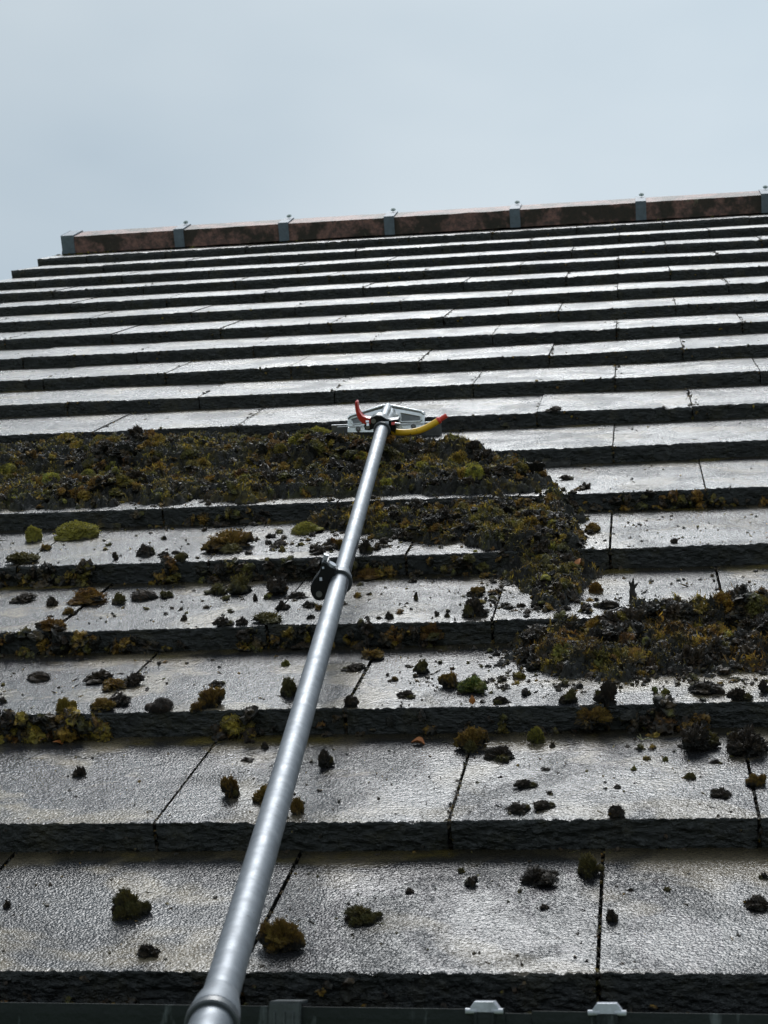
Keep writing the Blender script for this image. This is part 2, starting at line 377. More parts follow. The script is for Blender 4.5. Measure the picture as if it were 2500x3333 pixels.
house = thing('house', 'house with a wet grey flat-tiled roof and dark green gutter', 'house', (XB, 2.4, 0))
ROOF = {'w': [], 'v': [], 'f': [], 'm': [], 'b': [], 'r': [], 'n': 0}
rng = np.random.default_rng(5)
HX, HY = 1250/5669.79, 1666.5/5669.79
for n in range(18):
    v0, v1 = VN[n], VN[n+1]; k = TT(n+1)/(v1 - v0); T = TT(n)
    js = [U0] + [j for j in ((q + .5*(n % 2))*W for q in range(-4, 14)) if U0 + .03 < j < U1 - .03] + [U1]
    for a, b_ in zip(js[:-1], js[1:]):
        xa, _, z = project((a, v0, 0)); xb, _, _ = project((b_, v0, 0))
        seen = xb > -HX*1.15 and xa < HX*1.15
        du = min(max(.00125*z, .0016), .009) if seen else .02
        nu = max(4, int((b_ - a)/du)); nf = max(3, int(T/(du*.9))); ntp = max(8, int((v1 - v0)/(du*2.2)))
        jog = rng.normal(0, .0004); tilt = rng.normal(0, .0007); vj = rng.normal(0, .0008)
        gap = .0018 if n < 5 else .0011
        u = np.linspace(a + gap, b_ - gap, nu)
        s = np.linspace(0, 1, ntp)**1.7                       # dense near the front edge
        vt = (v0 + (v1 + .035 - v0)*s)[::-1]
        rows_v = np.concatenate([vt, np.full(nf, v0)])
        q = np.linspace(0, 1, nf+1)[1:]
        depth = T + (.012 if n == 0 else .004)
        rows_w = np.concatenate([-k*(vt - v0), -depth*q])
        face = np.concatenate([np.zeros(ntp), np.minimum(1, q*6)])
        U_, V_ = np.meshgrid(u, rows_v); W_ = np.repeat(rows_w[:, None], nu, 1); FA = np.repeat(face[:, None], nu, 1)
        edge = np.exp(-((V_ - v0)**2 + W_**2)/.0035**2)
        P = np.stack([U_, V_, W_], -1)
        ph_ = n*3.7
        cr_ = fbm(np.stack([U_*110, W_*330, V_*0 + ph_], -1), 3, 3) + .9*np.abs(fbm(np.stack([U_*260, W_*520, V_*0 + ph_], -1), 2, 9))
        big = fbm(np.stack([U_*22, W_*40, V_*0 + ph_*2], -1), 2, 5)
        V2 = V_ + FA*(.0034*cr_ + .0024*big) + edge*.0016*fbm(np.stack([U_*420, V_*0 + ph_, W_*0], -1), 2, 21) + vj + FA*.0015*q.max()*0
        gr = fbm(np.stack([U_*330, V_*330, V_*0], -1), 2, 31); ed = fbm(np.stack([U_*260, V_*0 + ph_ + 4, W_*200], -1), 3, 11)
        chip = np.minimum(0, fbm(np.stack([U_*35, V_*0 + ph_ + 9, W_*0], -1), 2, 41) + .45)*.010
        W2 = W_ + (1 - FA)*(.00010*gr) + edge*(.0017*ed + chip) + (1-FA)*(jog + tilt*(U_ - (a+b_)/2)/(b_-a)*2)
        V2 = np.where(edge > .3, V2 + .0, V2) - edge*(-.0009)
        P = np.stack([U_, V2, W2], -1)
        nr, nc = P.shape[:2]; vv = to_world(P).reshape(-1, 3)
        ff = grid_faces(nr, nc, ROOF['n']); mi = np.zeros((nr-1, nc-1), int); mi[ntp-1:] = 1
        # sides of the tile, strips of their own so that the edges stay crisp
        for sk in (P[:, :1], P[:, -1:]):
            lo_ = sk.copy(); lo_[..., 2] -= .011; q_ = np.concatenate([sk, lo_], 1)
            ROOF['x'] = ROOF.get('x', []) + [to_world(q_).reshape(-1, 3)]
        bk = np.repeat(((np.concatenate([vt, np.full(nf, v0)]) - v0)/(v1 - v0))[:, None], nc, 1)
        ROOF['v'].append(vv); ROOF['f'].append(ff); ROOF['m'].append(mi.ravel()); ROOF['b'].append(bk.ravel())
        ROOF['r'].append(np.full(nr*nc, rng.random())); ROOF['n'] += len(vv)
    ROOF['w'] += [np.full(len(x), min(1, max(0, (n - 2)/8))) for x in ROOF['r'][len(ROOF['w']):]]
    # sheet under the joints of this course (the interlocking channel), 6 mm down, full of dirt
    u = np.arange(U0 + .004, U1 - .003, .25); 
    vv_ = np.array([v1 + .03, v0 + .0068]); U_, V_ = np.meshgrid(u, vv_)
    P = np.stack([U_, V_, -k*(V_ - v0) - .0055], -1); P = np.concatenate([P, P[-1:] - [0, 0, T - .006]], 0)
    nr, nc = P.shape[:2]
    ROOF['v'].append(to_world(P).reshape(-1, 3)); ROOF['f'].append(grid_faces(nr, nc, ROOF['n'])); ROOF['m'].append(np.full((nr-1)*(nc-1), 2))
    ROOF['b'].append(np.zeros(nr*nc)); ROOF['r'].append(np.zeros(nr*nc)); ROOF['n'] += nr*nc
    # closed verge sides
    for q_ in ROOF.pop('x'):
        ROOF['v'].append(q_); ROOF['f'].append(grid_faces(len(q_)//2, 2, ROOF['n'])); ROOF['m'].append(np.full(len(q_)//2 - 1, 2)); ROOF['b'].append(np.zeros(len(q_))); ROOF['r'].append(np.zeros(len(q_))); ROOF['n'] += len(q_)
    for uu in (U0 + .0005, U1 - .0005):
        P = np.array([[uu, v0 + .001, -.001], [uu, v1 + .03, -k*(v1 + .03 - v0) - .001], [uu, v1 + .03, -T - .05], [uu, v0 + .001, -T - (.01 if n == 0 else .05)]])
        ROOF['v'].append(to_world(P)); ROOF['f'].append(np.array([[0, 1, 2, 3]]) + ROOF['n']); ROOF['m'].append(np.array([1]))
        ROOF['b'].append(np.zeros(4)); ROOF['r'].append(np.zeros(4)); ROOF['n'] += 4
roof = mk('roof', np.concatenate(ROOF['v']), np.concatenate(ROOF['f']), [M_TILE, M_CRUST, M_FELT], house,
          attrs={'upper_sheen': np.concatenate(ROOF['w'] + [np.zeros(len(x)) for x in ROOF['r'][len(ROOF['w']):]]), 'back': np.concatenate(ROOF['b']), 'tile_random': np.concatenate(ROOF['r'])}, smooth=True, fm=np.concatenate(ROOF['m']))

# ridge geometry (roof coordinates): front leg, flat of the cap, apex, then mirrored to the far side
RV = 5.08; APEX = R((0, 5.20, .053)); YR = APEX[1]
def ridge_profile(grow, u):
    pts = [R((u, RV - grow, -.012)), R((u, RV - grow, .050 + grow)), R((u, 5.20, .053 + grow))]
    mir = [np.array([p[0], 2*YR - p[1], p[2]]) for p in pts[:2]][::-1]
    return pts + mir
def ridge_piece(mb, u0, u1, grow, nseg=2, thick=.012):
    V = []; us = np.linspace(u0, u1, nseg)
    for u in us: V += ridge_profile(grow, u)
    for u in us:
        for p in ridge_profile(grow - thick, u): V.append(p)
    n5 = 5*nseg; F = []
    for i in range(nseg-1):
        for j in range(4):
            F.append((i*5+j, i*5+j+1, (i+1)*5+j+1, (i+1)*5+j)); F.append((n5+i*5+j, n5+(i+1)*5+j, n5+(i+1)*5+j+1, n5+i*5+j+1))
        for j in (0, 4): F.append((i*5+j, (i+1)*5+j, n5+(i+1)*5+j, n5+i*5+j))
    for i in (0, nseg-1):
        for j in range(4): F.append((i*5+j, i*5+j+1, n5+i*5+j+1, n5+i*5+j))
    mb.add(V, F)
cl = [-.866, -.438, -.042, .35, .808, 1.257, 1.696, 2.145, 2.595, 3.045, 3.495, U1 - .022]
rb = [U0 + .036] + cl[1:-1] + [U1 - .002]
for i, (a, b_) in enumerate(zip(rb[:-1], rb[1:])):
    mb = MB(); ridge_piece(mb, a + .002, b_ - .002, 0, 90)
    V = mb.v[0]; V += .0012*fbm(V*90, 3, 3)[:, None]*np.array([.3, 1, 1]) + .0016*fbm(V*14, 2, 8)[:, None]*np.array([0, 0, 1]); mb.v[0] = V
    mb.build('ridge_tile', M_RIDGE, house)
for i, u in enumerate(cl):
    mb = MB(); h = .0185 if i not in (0, len(cl)-1) else .024
    ridge_piece(mb, u - h, u + h, .0055, 2, .005)
    if i in (0, len(cl)-1):       # closed end cap at the verge
        e_ = u - h if i == 0 else u + h
        V = ridge_profile(.0065, e_); mb.add(V, [(0, 1, 2, 3, 4)])
    c = mb.build('ridge_clip', M_CLIP, house)
    if i not in (0, len(cl)-1):
        s = MB(); p = R((u + .004, 5.183, .0655)); d_ = dirw(np.array([0, -.42, .9]))
        s.tube([p - d_*.004, p], [.003, .003], 10); s.tube([p, p + d_*.001, p + d_*.003], [.0088, .0095, .0082], 20); s.tube([p + d_*.003, p + d_*.0045], [.0042, .0036], 6)
        s.build('screw', M_SCREW, c, smooth=True)
# mortar and far slope, walls
mb = MB()
z_r = APEX[2] - .05
far = [(U0, 2*YR - R((0, 0, -.03))[1]), (U1, 2*YR - R((0, 0, -.03))[1])]
ev = R((0, 0, -.035))
YF = 2*YR - ev[1]
top = R((0, 5.2, -.03))
mb.add([(U0, YF, ev[2]), (U1, YF, ev[2]), (U1, YR, top[2]), (U0, YR, top[2]), (U0, YF, ev[2]-.04), (U1, YF, ev[2]-.04), (U1, YR, top[2]-.04), (U0, YR, top[2]-.04)],
       [(0, 1, 2, 3), (7, 6, 5, 4), (0, 4, 5, 1), (1, 5, 6, 2), (3, 2, 6, 7), (0, 3, 7, 4)])
mb.build('back_roof', M_CRUST, house)
y0w, y1w = ev[1] + .22, YF - .22
mb = MB()
zl = lambda y: ev[2] - .06 + (min(y, 2*YR - y) - ev[1])*math.tan(PITCH)
x0w, x1w = U0 + .06, U1 - .06
mb.add([(x0w, y0w, 0), (x1w, y0w, 0), (x1w, y1w, 0), (x0w, y1w, 0), (x0w, y0w, zl(y0w)), (x1w, y0w, zl(y0w)), (x1w, y1w, zl(y1w)), (x0w, y1w, zl(y1w)), (x0w, YR, zl(YR)), (x1w, YR, zl(YR))],
       [(0, 1, 5, 4), (2, 3, 7, 6), (0, 4, 8, 7, 3), (1, 2, 6, 9, 5), (0, 3, 2, 1)])
mb.build('wall', M_BRICK, house)
mb = MB(); fz = ev[2]
mb.box((XB, ev[1] + .045, fz - .105), ((U1-U0)/2, .011, .085)); mb.box((XB, (ev[1] + .057 + y0w)/2, fz - .184), ((U1-U0)/2 - .003, (y0w - ev[1] - .06)/2, .006))
mb.build('fascia', M_GSTRAP, house)
# gutter: square section, lip a little below the tile edge, falling slightly to the right
gy = to_world((0, VN[0], 0))[1] - .055
def lipz(x): return EAVE - .0205 - .0066*(x - .7)
mb = MB()
prof = [(0, 0), (.004, 0), (.004, -.003), (.0025, -.006), (.006, -.05), (.018, -.068), (.085, -.068), (.088, -.012), (.091, -.012), (.091, -.071), (.015, -.0715), (.003, -.052), (0, -.008)]
def gut(mb, x0, x1, dz=0, g=0):
    V = []
    for x in (x0, x1):
        for a, z in prof: V.append((x, gy + a - g, lipz(x) + z + dz))
    n = len(prof); F = [(j, (j+1) % n, n+(j+1) % n, n+j) for j in range(n)] + [tuple(range(n))[::-1], tuple(range(n, 2*n))]
    mb.add(V, F)
gut(mb, U0 - .03, 1.0965); gut(mb, 1.097, 1.130, -.0028, -.001); gut(mb, 1.1305, U1 + .03, -.0008)
gutter = mb.build('gutter', M_GUT, house)
mb = MB(); gut(mb, 1.088, 1.1095, .0012, .0022); mb.build('gutter_joint', M_GUT, gutter)
for x in (1.0937, 1.1885, 2.02, 2.85, -.1, -.8, 3.6):
    z = lipz(x); m_ = MB(); hw = .0115
    fn = lambda a, b, d: np.array((x + a, gy + d, z + b))
    m_.prism([(-hw, -.002), (hw, -.002), (hw, .001), (hw*.66, .0062), (-hw*.66, .0062), (-hw, .001)], -.0055, .014, fn, bev=.0008)
    st_ = MB(); st_.box((x, gy - .0035, z - .024), (hw*.72, .0020, .022), bev=.0006)
    for dx in (-.8, .8): st_.box((x + dx*hw*.72, gy - .0052, z - .024), (.0010, .0022, .022))
    for sg in (-1, 1): m_.tube([(x + sg*hw*.5, gy - .004, z - .001), (x + sg*(hw + .0032), gy - .004, z - .001)], .0022, 10)
    gc = m_.build('gutter_clip', M_GCLIP, gutter, smooth=True); st_.build('strap', M_GUT, gutter)
m_ = MB(); x = .9355; z = lipz(x)
m_.box((x, gy - .003, z - .028), (.0128, .003, .031), bev=.001); m_.box((x, gy + .012, z + .003), (.0125, .016, .0012), bev=.0005)
for dx in (-.008, 0, .007): m_.box((x + dx, gy - .0068, z - .03), (.0009, .0006, .026))
m_.build('gutter_bracket', M_GSTRAP, gutter)

ground = mk('ground', [(-400, -400, 0), (400, -400, 0), (400, 400, 0), (-400, 400, 0)], [(0, 1, 2, 3)], M_GRASS); ground['kind'] = 'structure'
CLUMPS = [
 (0.7572, 0.1253, 0.0396, 0.0244, 'M', 'olive mossy clump with an orange tuft, left of the pole on the lowest tiles'),
 (0.7972, 0.0386, 0.0249, 0.0109, 'S', 'small dark clod below the olive clump left of the pole, near the eaves edge'),
 (0.9125, 0.0576, 0.0457, 0.0257, 'B', 'large brown mossy clump touching the right side of the pole near the gutter'),
 (0.9731, 0.1132, 0.0378, 0.0134, 'M', 'flat dark green clump mirrored in the wet lowest tile, mid frame'),
 (1.1246, 0.2028, 0.0413, 0.0132, 'S', 'wide ragged grey-black clod with gaps under it, on the lowest tiles'),
 (1.17, 0.2153, 0.0269, 0.0216, 'M', 'upright clump with bright green top beside the upright joint of the lowest tiles'),
 (1.0604, 0.1932, 0.0127, 0.0109, 'S', 'small round black crumb left of the ragged grey-black clod'),
 (1.0487, 0.2248, 0.0087, 0.0061, 'M', 'tiny greenish crumb just above the round black crumb on the lowest tiles'),
 (1.0056, 0.1762, 0.009, 0.0058, 'S', 'tiny black crumb in the middle of the lowest wet tile'),
 (1.1307, 0.1396, 0.0098, 0.0049, 'S', 'tiny flat crumb below the ragged grey-black clod'),
 (1.3162, 0.1418, 0.0298, 0.0095, 'S', 'elongated black clod cut by the right frame edge on the lowest tiles'),
 (1.3266, 0.207, 0.0111, 0.0076, 'S', 'small black crumb at the right frame edge above the elongated clod'),
 (1.2382, 0.1786, 0.0094, 0.005, 'M', 'tiny brown-green crumb on the lowest tile right of the joint'),
 (1.206, 0.1781, 0.0072, 0.0043, 'S', 'tiny black crumb close to the right of the lowest upright joint'),
 (1.1903, 0.1109, 0.0138, 0.0142, 'S', 'dark crumb heap stuck in the upright joint of the lowest tiles'),
 (0.632, 0.1423, 0.008, 0.009, 'S', 'small black crumb at the left frame edge on the lowest tiles'),
 (0.9673, 0.0813, 0.0043, 0.0025, 'S', 'speck-sized crumb of the lowest tiles, below the mirrored flat clump'),
 (0.6124, 0.4322, 0.0167, 0.0129, 'S', 'lone square dark crumb on the second tile row near the left edge'),
 (0.7977, 0.3606, 0.024, 0.0233, 'B', 'spiky round rust-topped clump left of the pole on the second tile row'),
 (0.8452, 0.3472, 0.0467, 0.0181, 'B', 'rust-topped clump half hidden behind the pole on the second tile row'),
 (0.8779, 0.308, 0.0159, 0.0176, 'B', 'spiky rusty tuft peeking out on the right side of the pole'),
 (0.7899, 0.4762, 0.0175, 0.0056, 'S', 'thin flat dark flake left of the pole on the second tile row'),
 (0.8816, 0.454, 0.0198, 0.0213, 'S', 'tall narrow black clod just right of the pole on the second tile row'),
 (0.8001, 0.5196, 0.0096, 0.0102, 'S', 'tiny black crumb close left of the pole, under the second step'),
 (0.7776, 0.5416, 0.0146, 0.008, 'S', 'small dark lump under the step, left of the pole, above the flat flake'),
 (1.0334, 0.5096, 0.0419, 0.0237, 'B', 'brown-capped mossy mound above the joint of the second tile row'),
 (1.0666, 0.4776, 0.0401, 0.0128, 'S', 'crumbly black ridge running right from the brown-capped mound'),
 (1.1039, 0.5289, 0.0216, 0.0188, 'G', 'bright green topped mossy clump under the second step'),
 (1.1017, 0.3817, 0.0256, 0.0082, 'S', 'spiky low dark clod in the middle of the second tile row'),
 (1.0966, 0.3093, 0.0275, 0.009, 'S', "left of two low black clods near the second row's front edge"),
 (1.123, 0.3187, 0.0258, 0.0083, 'S', "right of two low black clods near the second row's front edge"),
 (1.1932, 0.2884, 0.0182, 0.0134, 'S', 'pale grey crumb sitting on the front edge of the second tile row'),
 (1.2942, 0.3475, 0.0253, 0.0081, 'S', 'smooth oval dark clod on the second tile row near the right edge'),
 (1.2657, 0.4, 0.0162, 0.0072, 'M', 'small dark crumb with a green tip on the second tile row'),
 (1.2803, 0.4978, 0.0476, 0.0285, 'S', 'big pale ridged clod under the step near the right edge'),
 (1.3272, 0.4801, 0.0515, 0.0273, 'S', 'broad dark grey clod beside the big ridged one, at the right edge'),
 (1.3309, 0.3788, 0.0232, 0.0126, 'B', 'rounded brown clod lying over the rightmost joint'),
 (1.2102, 0.429, 0.0076, 0.0057, 'G', 'tiny green moss bit in the middle of the second tile row'),
 (1.2431, 0.4582, 0.0077, 0.0058, 'G', 'tiny green moss bit left of the big pale ridged clod'),
 (1.2945, 0.4481, 0.0153, 0.0049, 'S', 'thin black twiggy flake below the big pale ridged clod'),
 (1.1939, 0.3737, 0.0093, 0.0046, 'S', 'tiny spiky crumb above the pale grey crumb on the edge'),
 (1.1269, 0.3571, 0.0092, 0.0046, 'S', 'tiny crumb just above the right low black clod'),
 (1.1186, 0.4338, 0.0116, 0.0044, 'S', "tiny flat crumb right of the crumbly black ridge's lower end"),
 (1.1221, 0.5106, 0.008, 0.0067, 'S', 'tiny dark crumb at the foot of the bright green clump'),
 (0.4689, 0.7221, 0.0354, 0.0113, 'H', 'pale fibrous grey-brown clod alone at the far left of the third tile row'),
 (0.551, 0.7125, 0.0431, 0.0138, 'S', 'long flat dark slab with a mossy rim on the third tile row'),
 (0.5824, 0.6755, 0.0393, 0.0126, 'B', 'orange-brown mossy clump in front of the long flat slab'),
 (0.6003, 0.6905, 0.0286, 0.0163, 'S', 'dark lump right behind the orange-brown clump on the third row'),
 (0.5951, 0.5841, 0.0358, 0.0139, 'B', "orange mossy clump perched on the third row's front edge, left"),
 (0.6088, 0.6073, 0.0311, 0.015, 'S', 'dark clod leaning on the perched orange clump'),
 (0.6638, 0.5815, 0.0412, 0.0132, 'H', 'grey hairy rounded clod at the front edge of the third tile row'),
 (0.7239, 0.5916, 0.0374, 0.0236, 'B', "ochre bushy clump on the third row's front edge"),
 (0.7092, 0.6785, 0.0246, 0.0079, 'S', 'dark crumb lying behind the ochre bushy clump'),
 (0.7117, 0.5757, 0.022, 0.0111, 'B', 'small brown clump at the left foot of the ochre bushy clump'),
 (0.8126, 0.6271, 0.0295, 0.024, 'M', "green-rimmed dark clump touching the pole's left side on the third row"),
 (0.7779, 0.7647, 0.0139, 0.0085, 'G', "tiny green-topped crumb close to the pole's left side under the third step"),
 (0.5526, 0.5773, 0.0273, 0.0177, 'O', "golden moss cushion hanging over the third row's front edge"),
 (0.4597, 0.6212, 0.0103, 0.0094, 'S', 'black crumb at the left frame edge on the third tile row'),
 (0.4821, 0.582, 0.0058, 0.0056, 'S', "tiny reddish crumb near the left end of the third row's edge"),
 (0.9554, 0.7208, 0.0224, 0.0172, 'M', 'small block-shaped dark clump right of the pole on the third row'),
 (0.9968, 0.6531, 0.0274, 0.0192, 'B', 'reddish-brown clump with a bent stalk beside the vivid green clump'),
 (1.0274, 0.6345, 0.0426, 0.0175, 'V', 'vivid green mossy clump, largest on the third tile row right of the pole'),
 (0.9502, 0.6168, 0.0263, 0.0084, 'S', "low flat black flake on the third row, nearest the pole's right"),
 (0.9265, 0.6887, 0.0111, 0.0055, 'B', 'tiny reddish crumb between the pole and the block-shaped clump'),
 (0.8682, 0.736, 0.031, 0.0099, 'S', 'flat dark slab just right of the pole under the third step'),
 (0.8841, 0.7916, 0.0332, 0.0128, 'B', 'brown fuzzy clump tucked under the step right of the flat slab'),
 (0.892, 0.5781, 0.0196, 0.015, 'S', "black debris heap in the third row's joint right of the pole"),
 (1.0892, 0.6134, 0.0127, 0.0099, 'S', 'small black crumb standing alone below the right-hand moss trail'),
 (1.0633, 0.5854, 0.0229, 0.0078, 'S', "scatter of low black flakes near the third row's front edge"),
 (1.1388, 0.5808, 0.0241, 0.0145, 'M', "brown-green crumbly clump near the third row's edge"),
 (1.1798, 0.5796, 0.0288, 0.0248, 'S', "tall crumbly dark clod reaching the third row's front edge"),
 (1.2352, 0.6147, 0.0084, 0.0077, 'V', 'tiny bright green moss bit on the third row'),
 (1.2468, 0.6099, 0.0118, 0.007, 'G', 'small green and black crumb beside the tiny bright green bit'),
 (1.2922, 0.6128, 0.0489, 0.0156, 'S', 'wide tangle of black debris under the big right heap'),
 (1.3283, 0.5779, 0.0291, 0.014, 'S', 'ragged dark clod low on the third row near the right edge'),
 (1.3565, 0.6055, 0.0144, 0.0162, 'S', 'dark clod at the right frame edge of the third row'),
 (0.3387, 1.0375, 0.0397, 0.0143, 'S', 'dark grey clod nearest the left edge on the fourth tile row'),
 (0.4408, 1.0252, 0.0644, 0.0206, 'R', 'large rust-orange mossy cushion on the fourth tile row'),
 (0.3944, 1.0057, 0.02, 0.0159, 'S', 'small dark cone-shaped clod left of the rust-orange cushion'),
 (0.437, 0.9526, 0.0213, 0.0108, 'B', 'small brown moss bit below the rust-orange cushion'),
 (0.4884, 1.016, 0.0269, 0.0163, 'M', 'olive-green clump right of the rust-orange cushion'),
 (0.5187, 1.041, 0.0446, 0.0143, 'H', "long brown-grey clod in the middle of the fourth row's clump line"),
 (0.5508, 1.0431, 0.0254, 0.0114, 'M', 'last low greenish lump at the right end of the clump line'),
 (0.4412, 0.8685, 0.0483, 0.0155, 'R', "rusty mossy clump perched on the fourth row's front edge at left"),
 (0.6141, 0.9014, 0.0107, 0.0098, 'S', 'single small black crumb alone on the fourth tile row'),
 (0.6209, 1.0621, 0.0386, 0.0153, 'M', 'dark clump with green top under the fourth step'),
 (0.6541, 1.059, 0.0419, 0.0279, 'M', 'taller dark mossy clump joined to the right of the green-topped one'),
 (0.7138, 1.0392, 0.0397, 0.0271, 'S', 'tall dark clod left of the pole clamp, under the step'),
 (0.7468, 1.0111, 0.0367, 0.0117, 'S', 'low dark clod close below the pole clamp'),
 (0.7746, 0.9524, 0.0258, 0.0114, 'S', "dark block below the pole clamp's rounded end"),
 (0.7921, 0.9355, 0.0124, 0.0112, 'B', 'small brown crumb between the dark block and the pole'),
 (0.742, 0.9442, 0.0224, 0.0154, 'S', 'crumbly dark lump below the tall clod left of the clamp'),
 (0.6785, 0.8627, 0.029, 0.0136, 'S', "reddish-black clump at the fourth row's front edge"),
 (0.7014, 0.8673, 0.0202, 0.0119, 'S', 'round dark crumb next to the reddish-black edge clump'),
 (0.7369, 0.8749, 0.0467, 0.0149, 'M', "arched green-brown clump near the fourth row's edge left of the pole"),
 (0.6895, 1.006, 0.0094, 0.0123, 'S', 'tiny upright crumb between two bigger clods on the fourth row'),
 (0.8338, 1.1316, 0.0498, 0.0159, 'R', 'rust-orange moss patch growing under the step right of the clamp'),
 (1.008, 0.8905, 0.0367, 0.0266, 'S', 'round black ball-like clod on the fourth row right of the pole'),
 (0.9994, 1.008, 0.0277, 0.0129, 'B', 'ochre crumb heap behind the ball-like clod'),
 (0.9572, 0.8914, 0.0096, 0.0072, 'S', "tiny black crumb near the fourth row's edge, mid frame"),
 (0.895, 0.879, 0.0144, 0.0113, 'S', "small dark crumb on the fourth row's edge right of the pole"),
 (0.9187, 0.9838, 0.0084, 0.013, 'S', 'tiny upright brown crumb on the fourth row, mid frame'),
 (0.9719, 0.8827, 0.0088, 0.0065, 'S', 'tiny dark crumb left of the ball-like clod'),
 (0.8998, 1.0961, 0.0158, 0.0069, 'S', 'tiny flat crumb high on the fourth row under the step'),
 (1.1622, 1.0012, 0.0224, 0.0153, 'R', 'isolated rusty clump right of the moss trail'),
 (1.1779, 0.9119, 0.0334, 0.0125, 'S', 'jagged dark clod below the isolated rusty clump'),
 (0.252, 1.3464, 0.0298, 0.0249, 'Y', 'yellow-green tuft at the left under the fifth step'),
 (0.3175, 1.3658, 0.0792, 0.0254, 'Y', 'large flat yellow-green cushion near the left edge on the fifth row'),
 (0.294, 1.1786, 0.0558, 0.0178, 'M', 'dark mossy clump with yellow rim at the left edge of the fifth row'),
 (0.2984, 1.2665, 0.0221, 0.0107, 'B', 'small brown lump between the flat cushion and the left dark clump'),
 (0.4391, 1.1796, 0.0093, 0.0144, 'S', 'tiny upright black crumb alone on the fifth tile row'),
 (0.4773, 1.2044, 0.0344, 0.0193, 'S', 'black crumb shaped like a chair on the fifth tile row'),
 (0.5111, 1.1907, 0.0213, 0.0093, 'S', 'low dark crumb right of the chair-shaped one'),
 (0.5246, 1.2108, 0.0177, 0.0063, 'S', 'tiny flat dark crumb on the fifth row left of the big mound'),
 (0.548, 1.1534, 0.0237, 0.0142, 'M', "brown-green lump on the fifth row's front edge"),
 (0.4765, 1.3241, 0.0117, 0.0078, 'S', 'tiny cone-shaped crumb high on the fifth tile row'),
 (0.6043, 1.2241, 0.0879, 0.0301, 'B', 'big pyramid-shaped brown mossy mound on the fifth tile row'),
 (0.6769, 1.237, 0.028, 0.0091, 'S', 'flat dark crumb right of the big pyramid mound'),
 (0.7044, 1.3395, 0.0559, 0.0179, 'Y', 'flat bright green cushion left of the pole on the fifth row'),
 (0.7499, 1.1738, 0.0263, 0.0127, 'S', 'dark crumb just above the pole clamp'),
 (0.7588, 1.2224, 0.0231, 0.0099, 'S', "small grey clod near the pole's left side above the clamp"),
 (0.7783, 1.2087, 0.0193, 0.0161, 'B', 'red-tipped crumb touching the pole above the clamp'),
 (0.8231, 1.1747, 0.0217, 0.0218, 'S', 'upright dark clod just right of the pole on the fifth row'),
 (0.8407, 1.2269, 0.0193, 0.0124, 'S', 'small dark clod right of the upright one on the fifth row'),
 (1.1533, 1.2746, 0.0322, 0.0138, 'B', 'brown crumb at the right end of the moss trail beside a joint'),
 (1.2715, 1.1733, 0.0141, 0.0073, 'S', 'lone black crumb on the clean right part of the fifth row'),
 (1.1042, 1.5864, 0.0257, 0.0082, 'S', "thin dark flake right of the left heap's tip"),
 (1.0639, 2.04, 0.0354, 0.0113, 'S', 'low dark flake in the clean upper rows right of the yellow handle'),
 (1.1671, 0.562, 0.0449, 0.0209, 'B', 'brown and grey moss mass hanging on the third step face at right'),
 (0.9561, 0.8529, 0.0411, 0.0207, 'R', 'ochre moss patch on the fourth step face at mid frame'),
 (0.6204, 1.9441, 0.0539, 0.0295, 'Y', 'yellow-lit cushion on the heap left of the scraper blade'),
 (1.0819, 1.3332, 0.0518, 0.0193, 'M', 'knobbly dark clump standing out of the moss trail'),
 (1.2292, 0.8136, 0.0457, 0.0227, 'R', 'orange-brown clump sticking out of the big right heap'),
 (1.2728, 0.7635, 0.0408, 0.0228, 'H', 'pale grey matted slab on the front of the big right heap'),
 (0.4229, 1.7803, 0.0394, 0.0215, 'Y', 'yellow moss tuft in the middle of the left heap'),
 (0.3556, 1.6808, 0.0548, 0.0235, 'G', 'round olive-green cushion at the foot of the left heap'),
]
T = .029
# ------------------------------------------------------------------ moss and soil chunks
def ico(sub):
    bm = bmesh.new(); bmesh.ops.create_icosphere(bm, subdivisions=sub, radius=1)
    V = np.array([v.co[:] for v in bm.verts]); F = np.array([[v.index for v in f.verts] for f in bm.faces]); bm.free(); return V, F
ICO = {s: ico(s) for s in (1, 2, 3, 4, 5)}
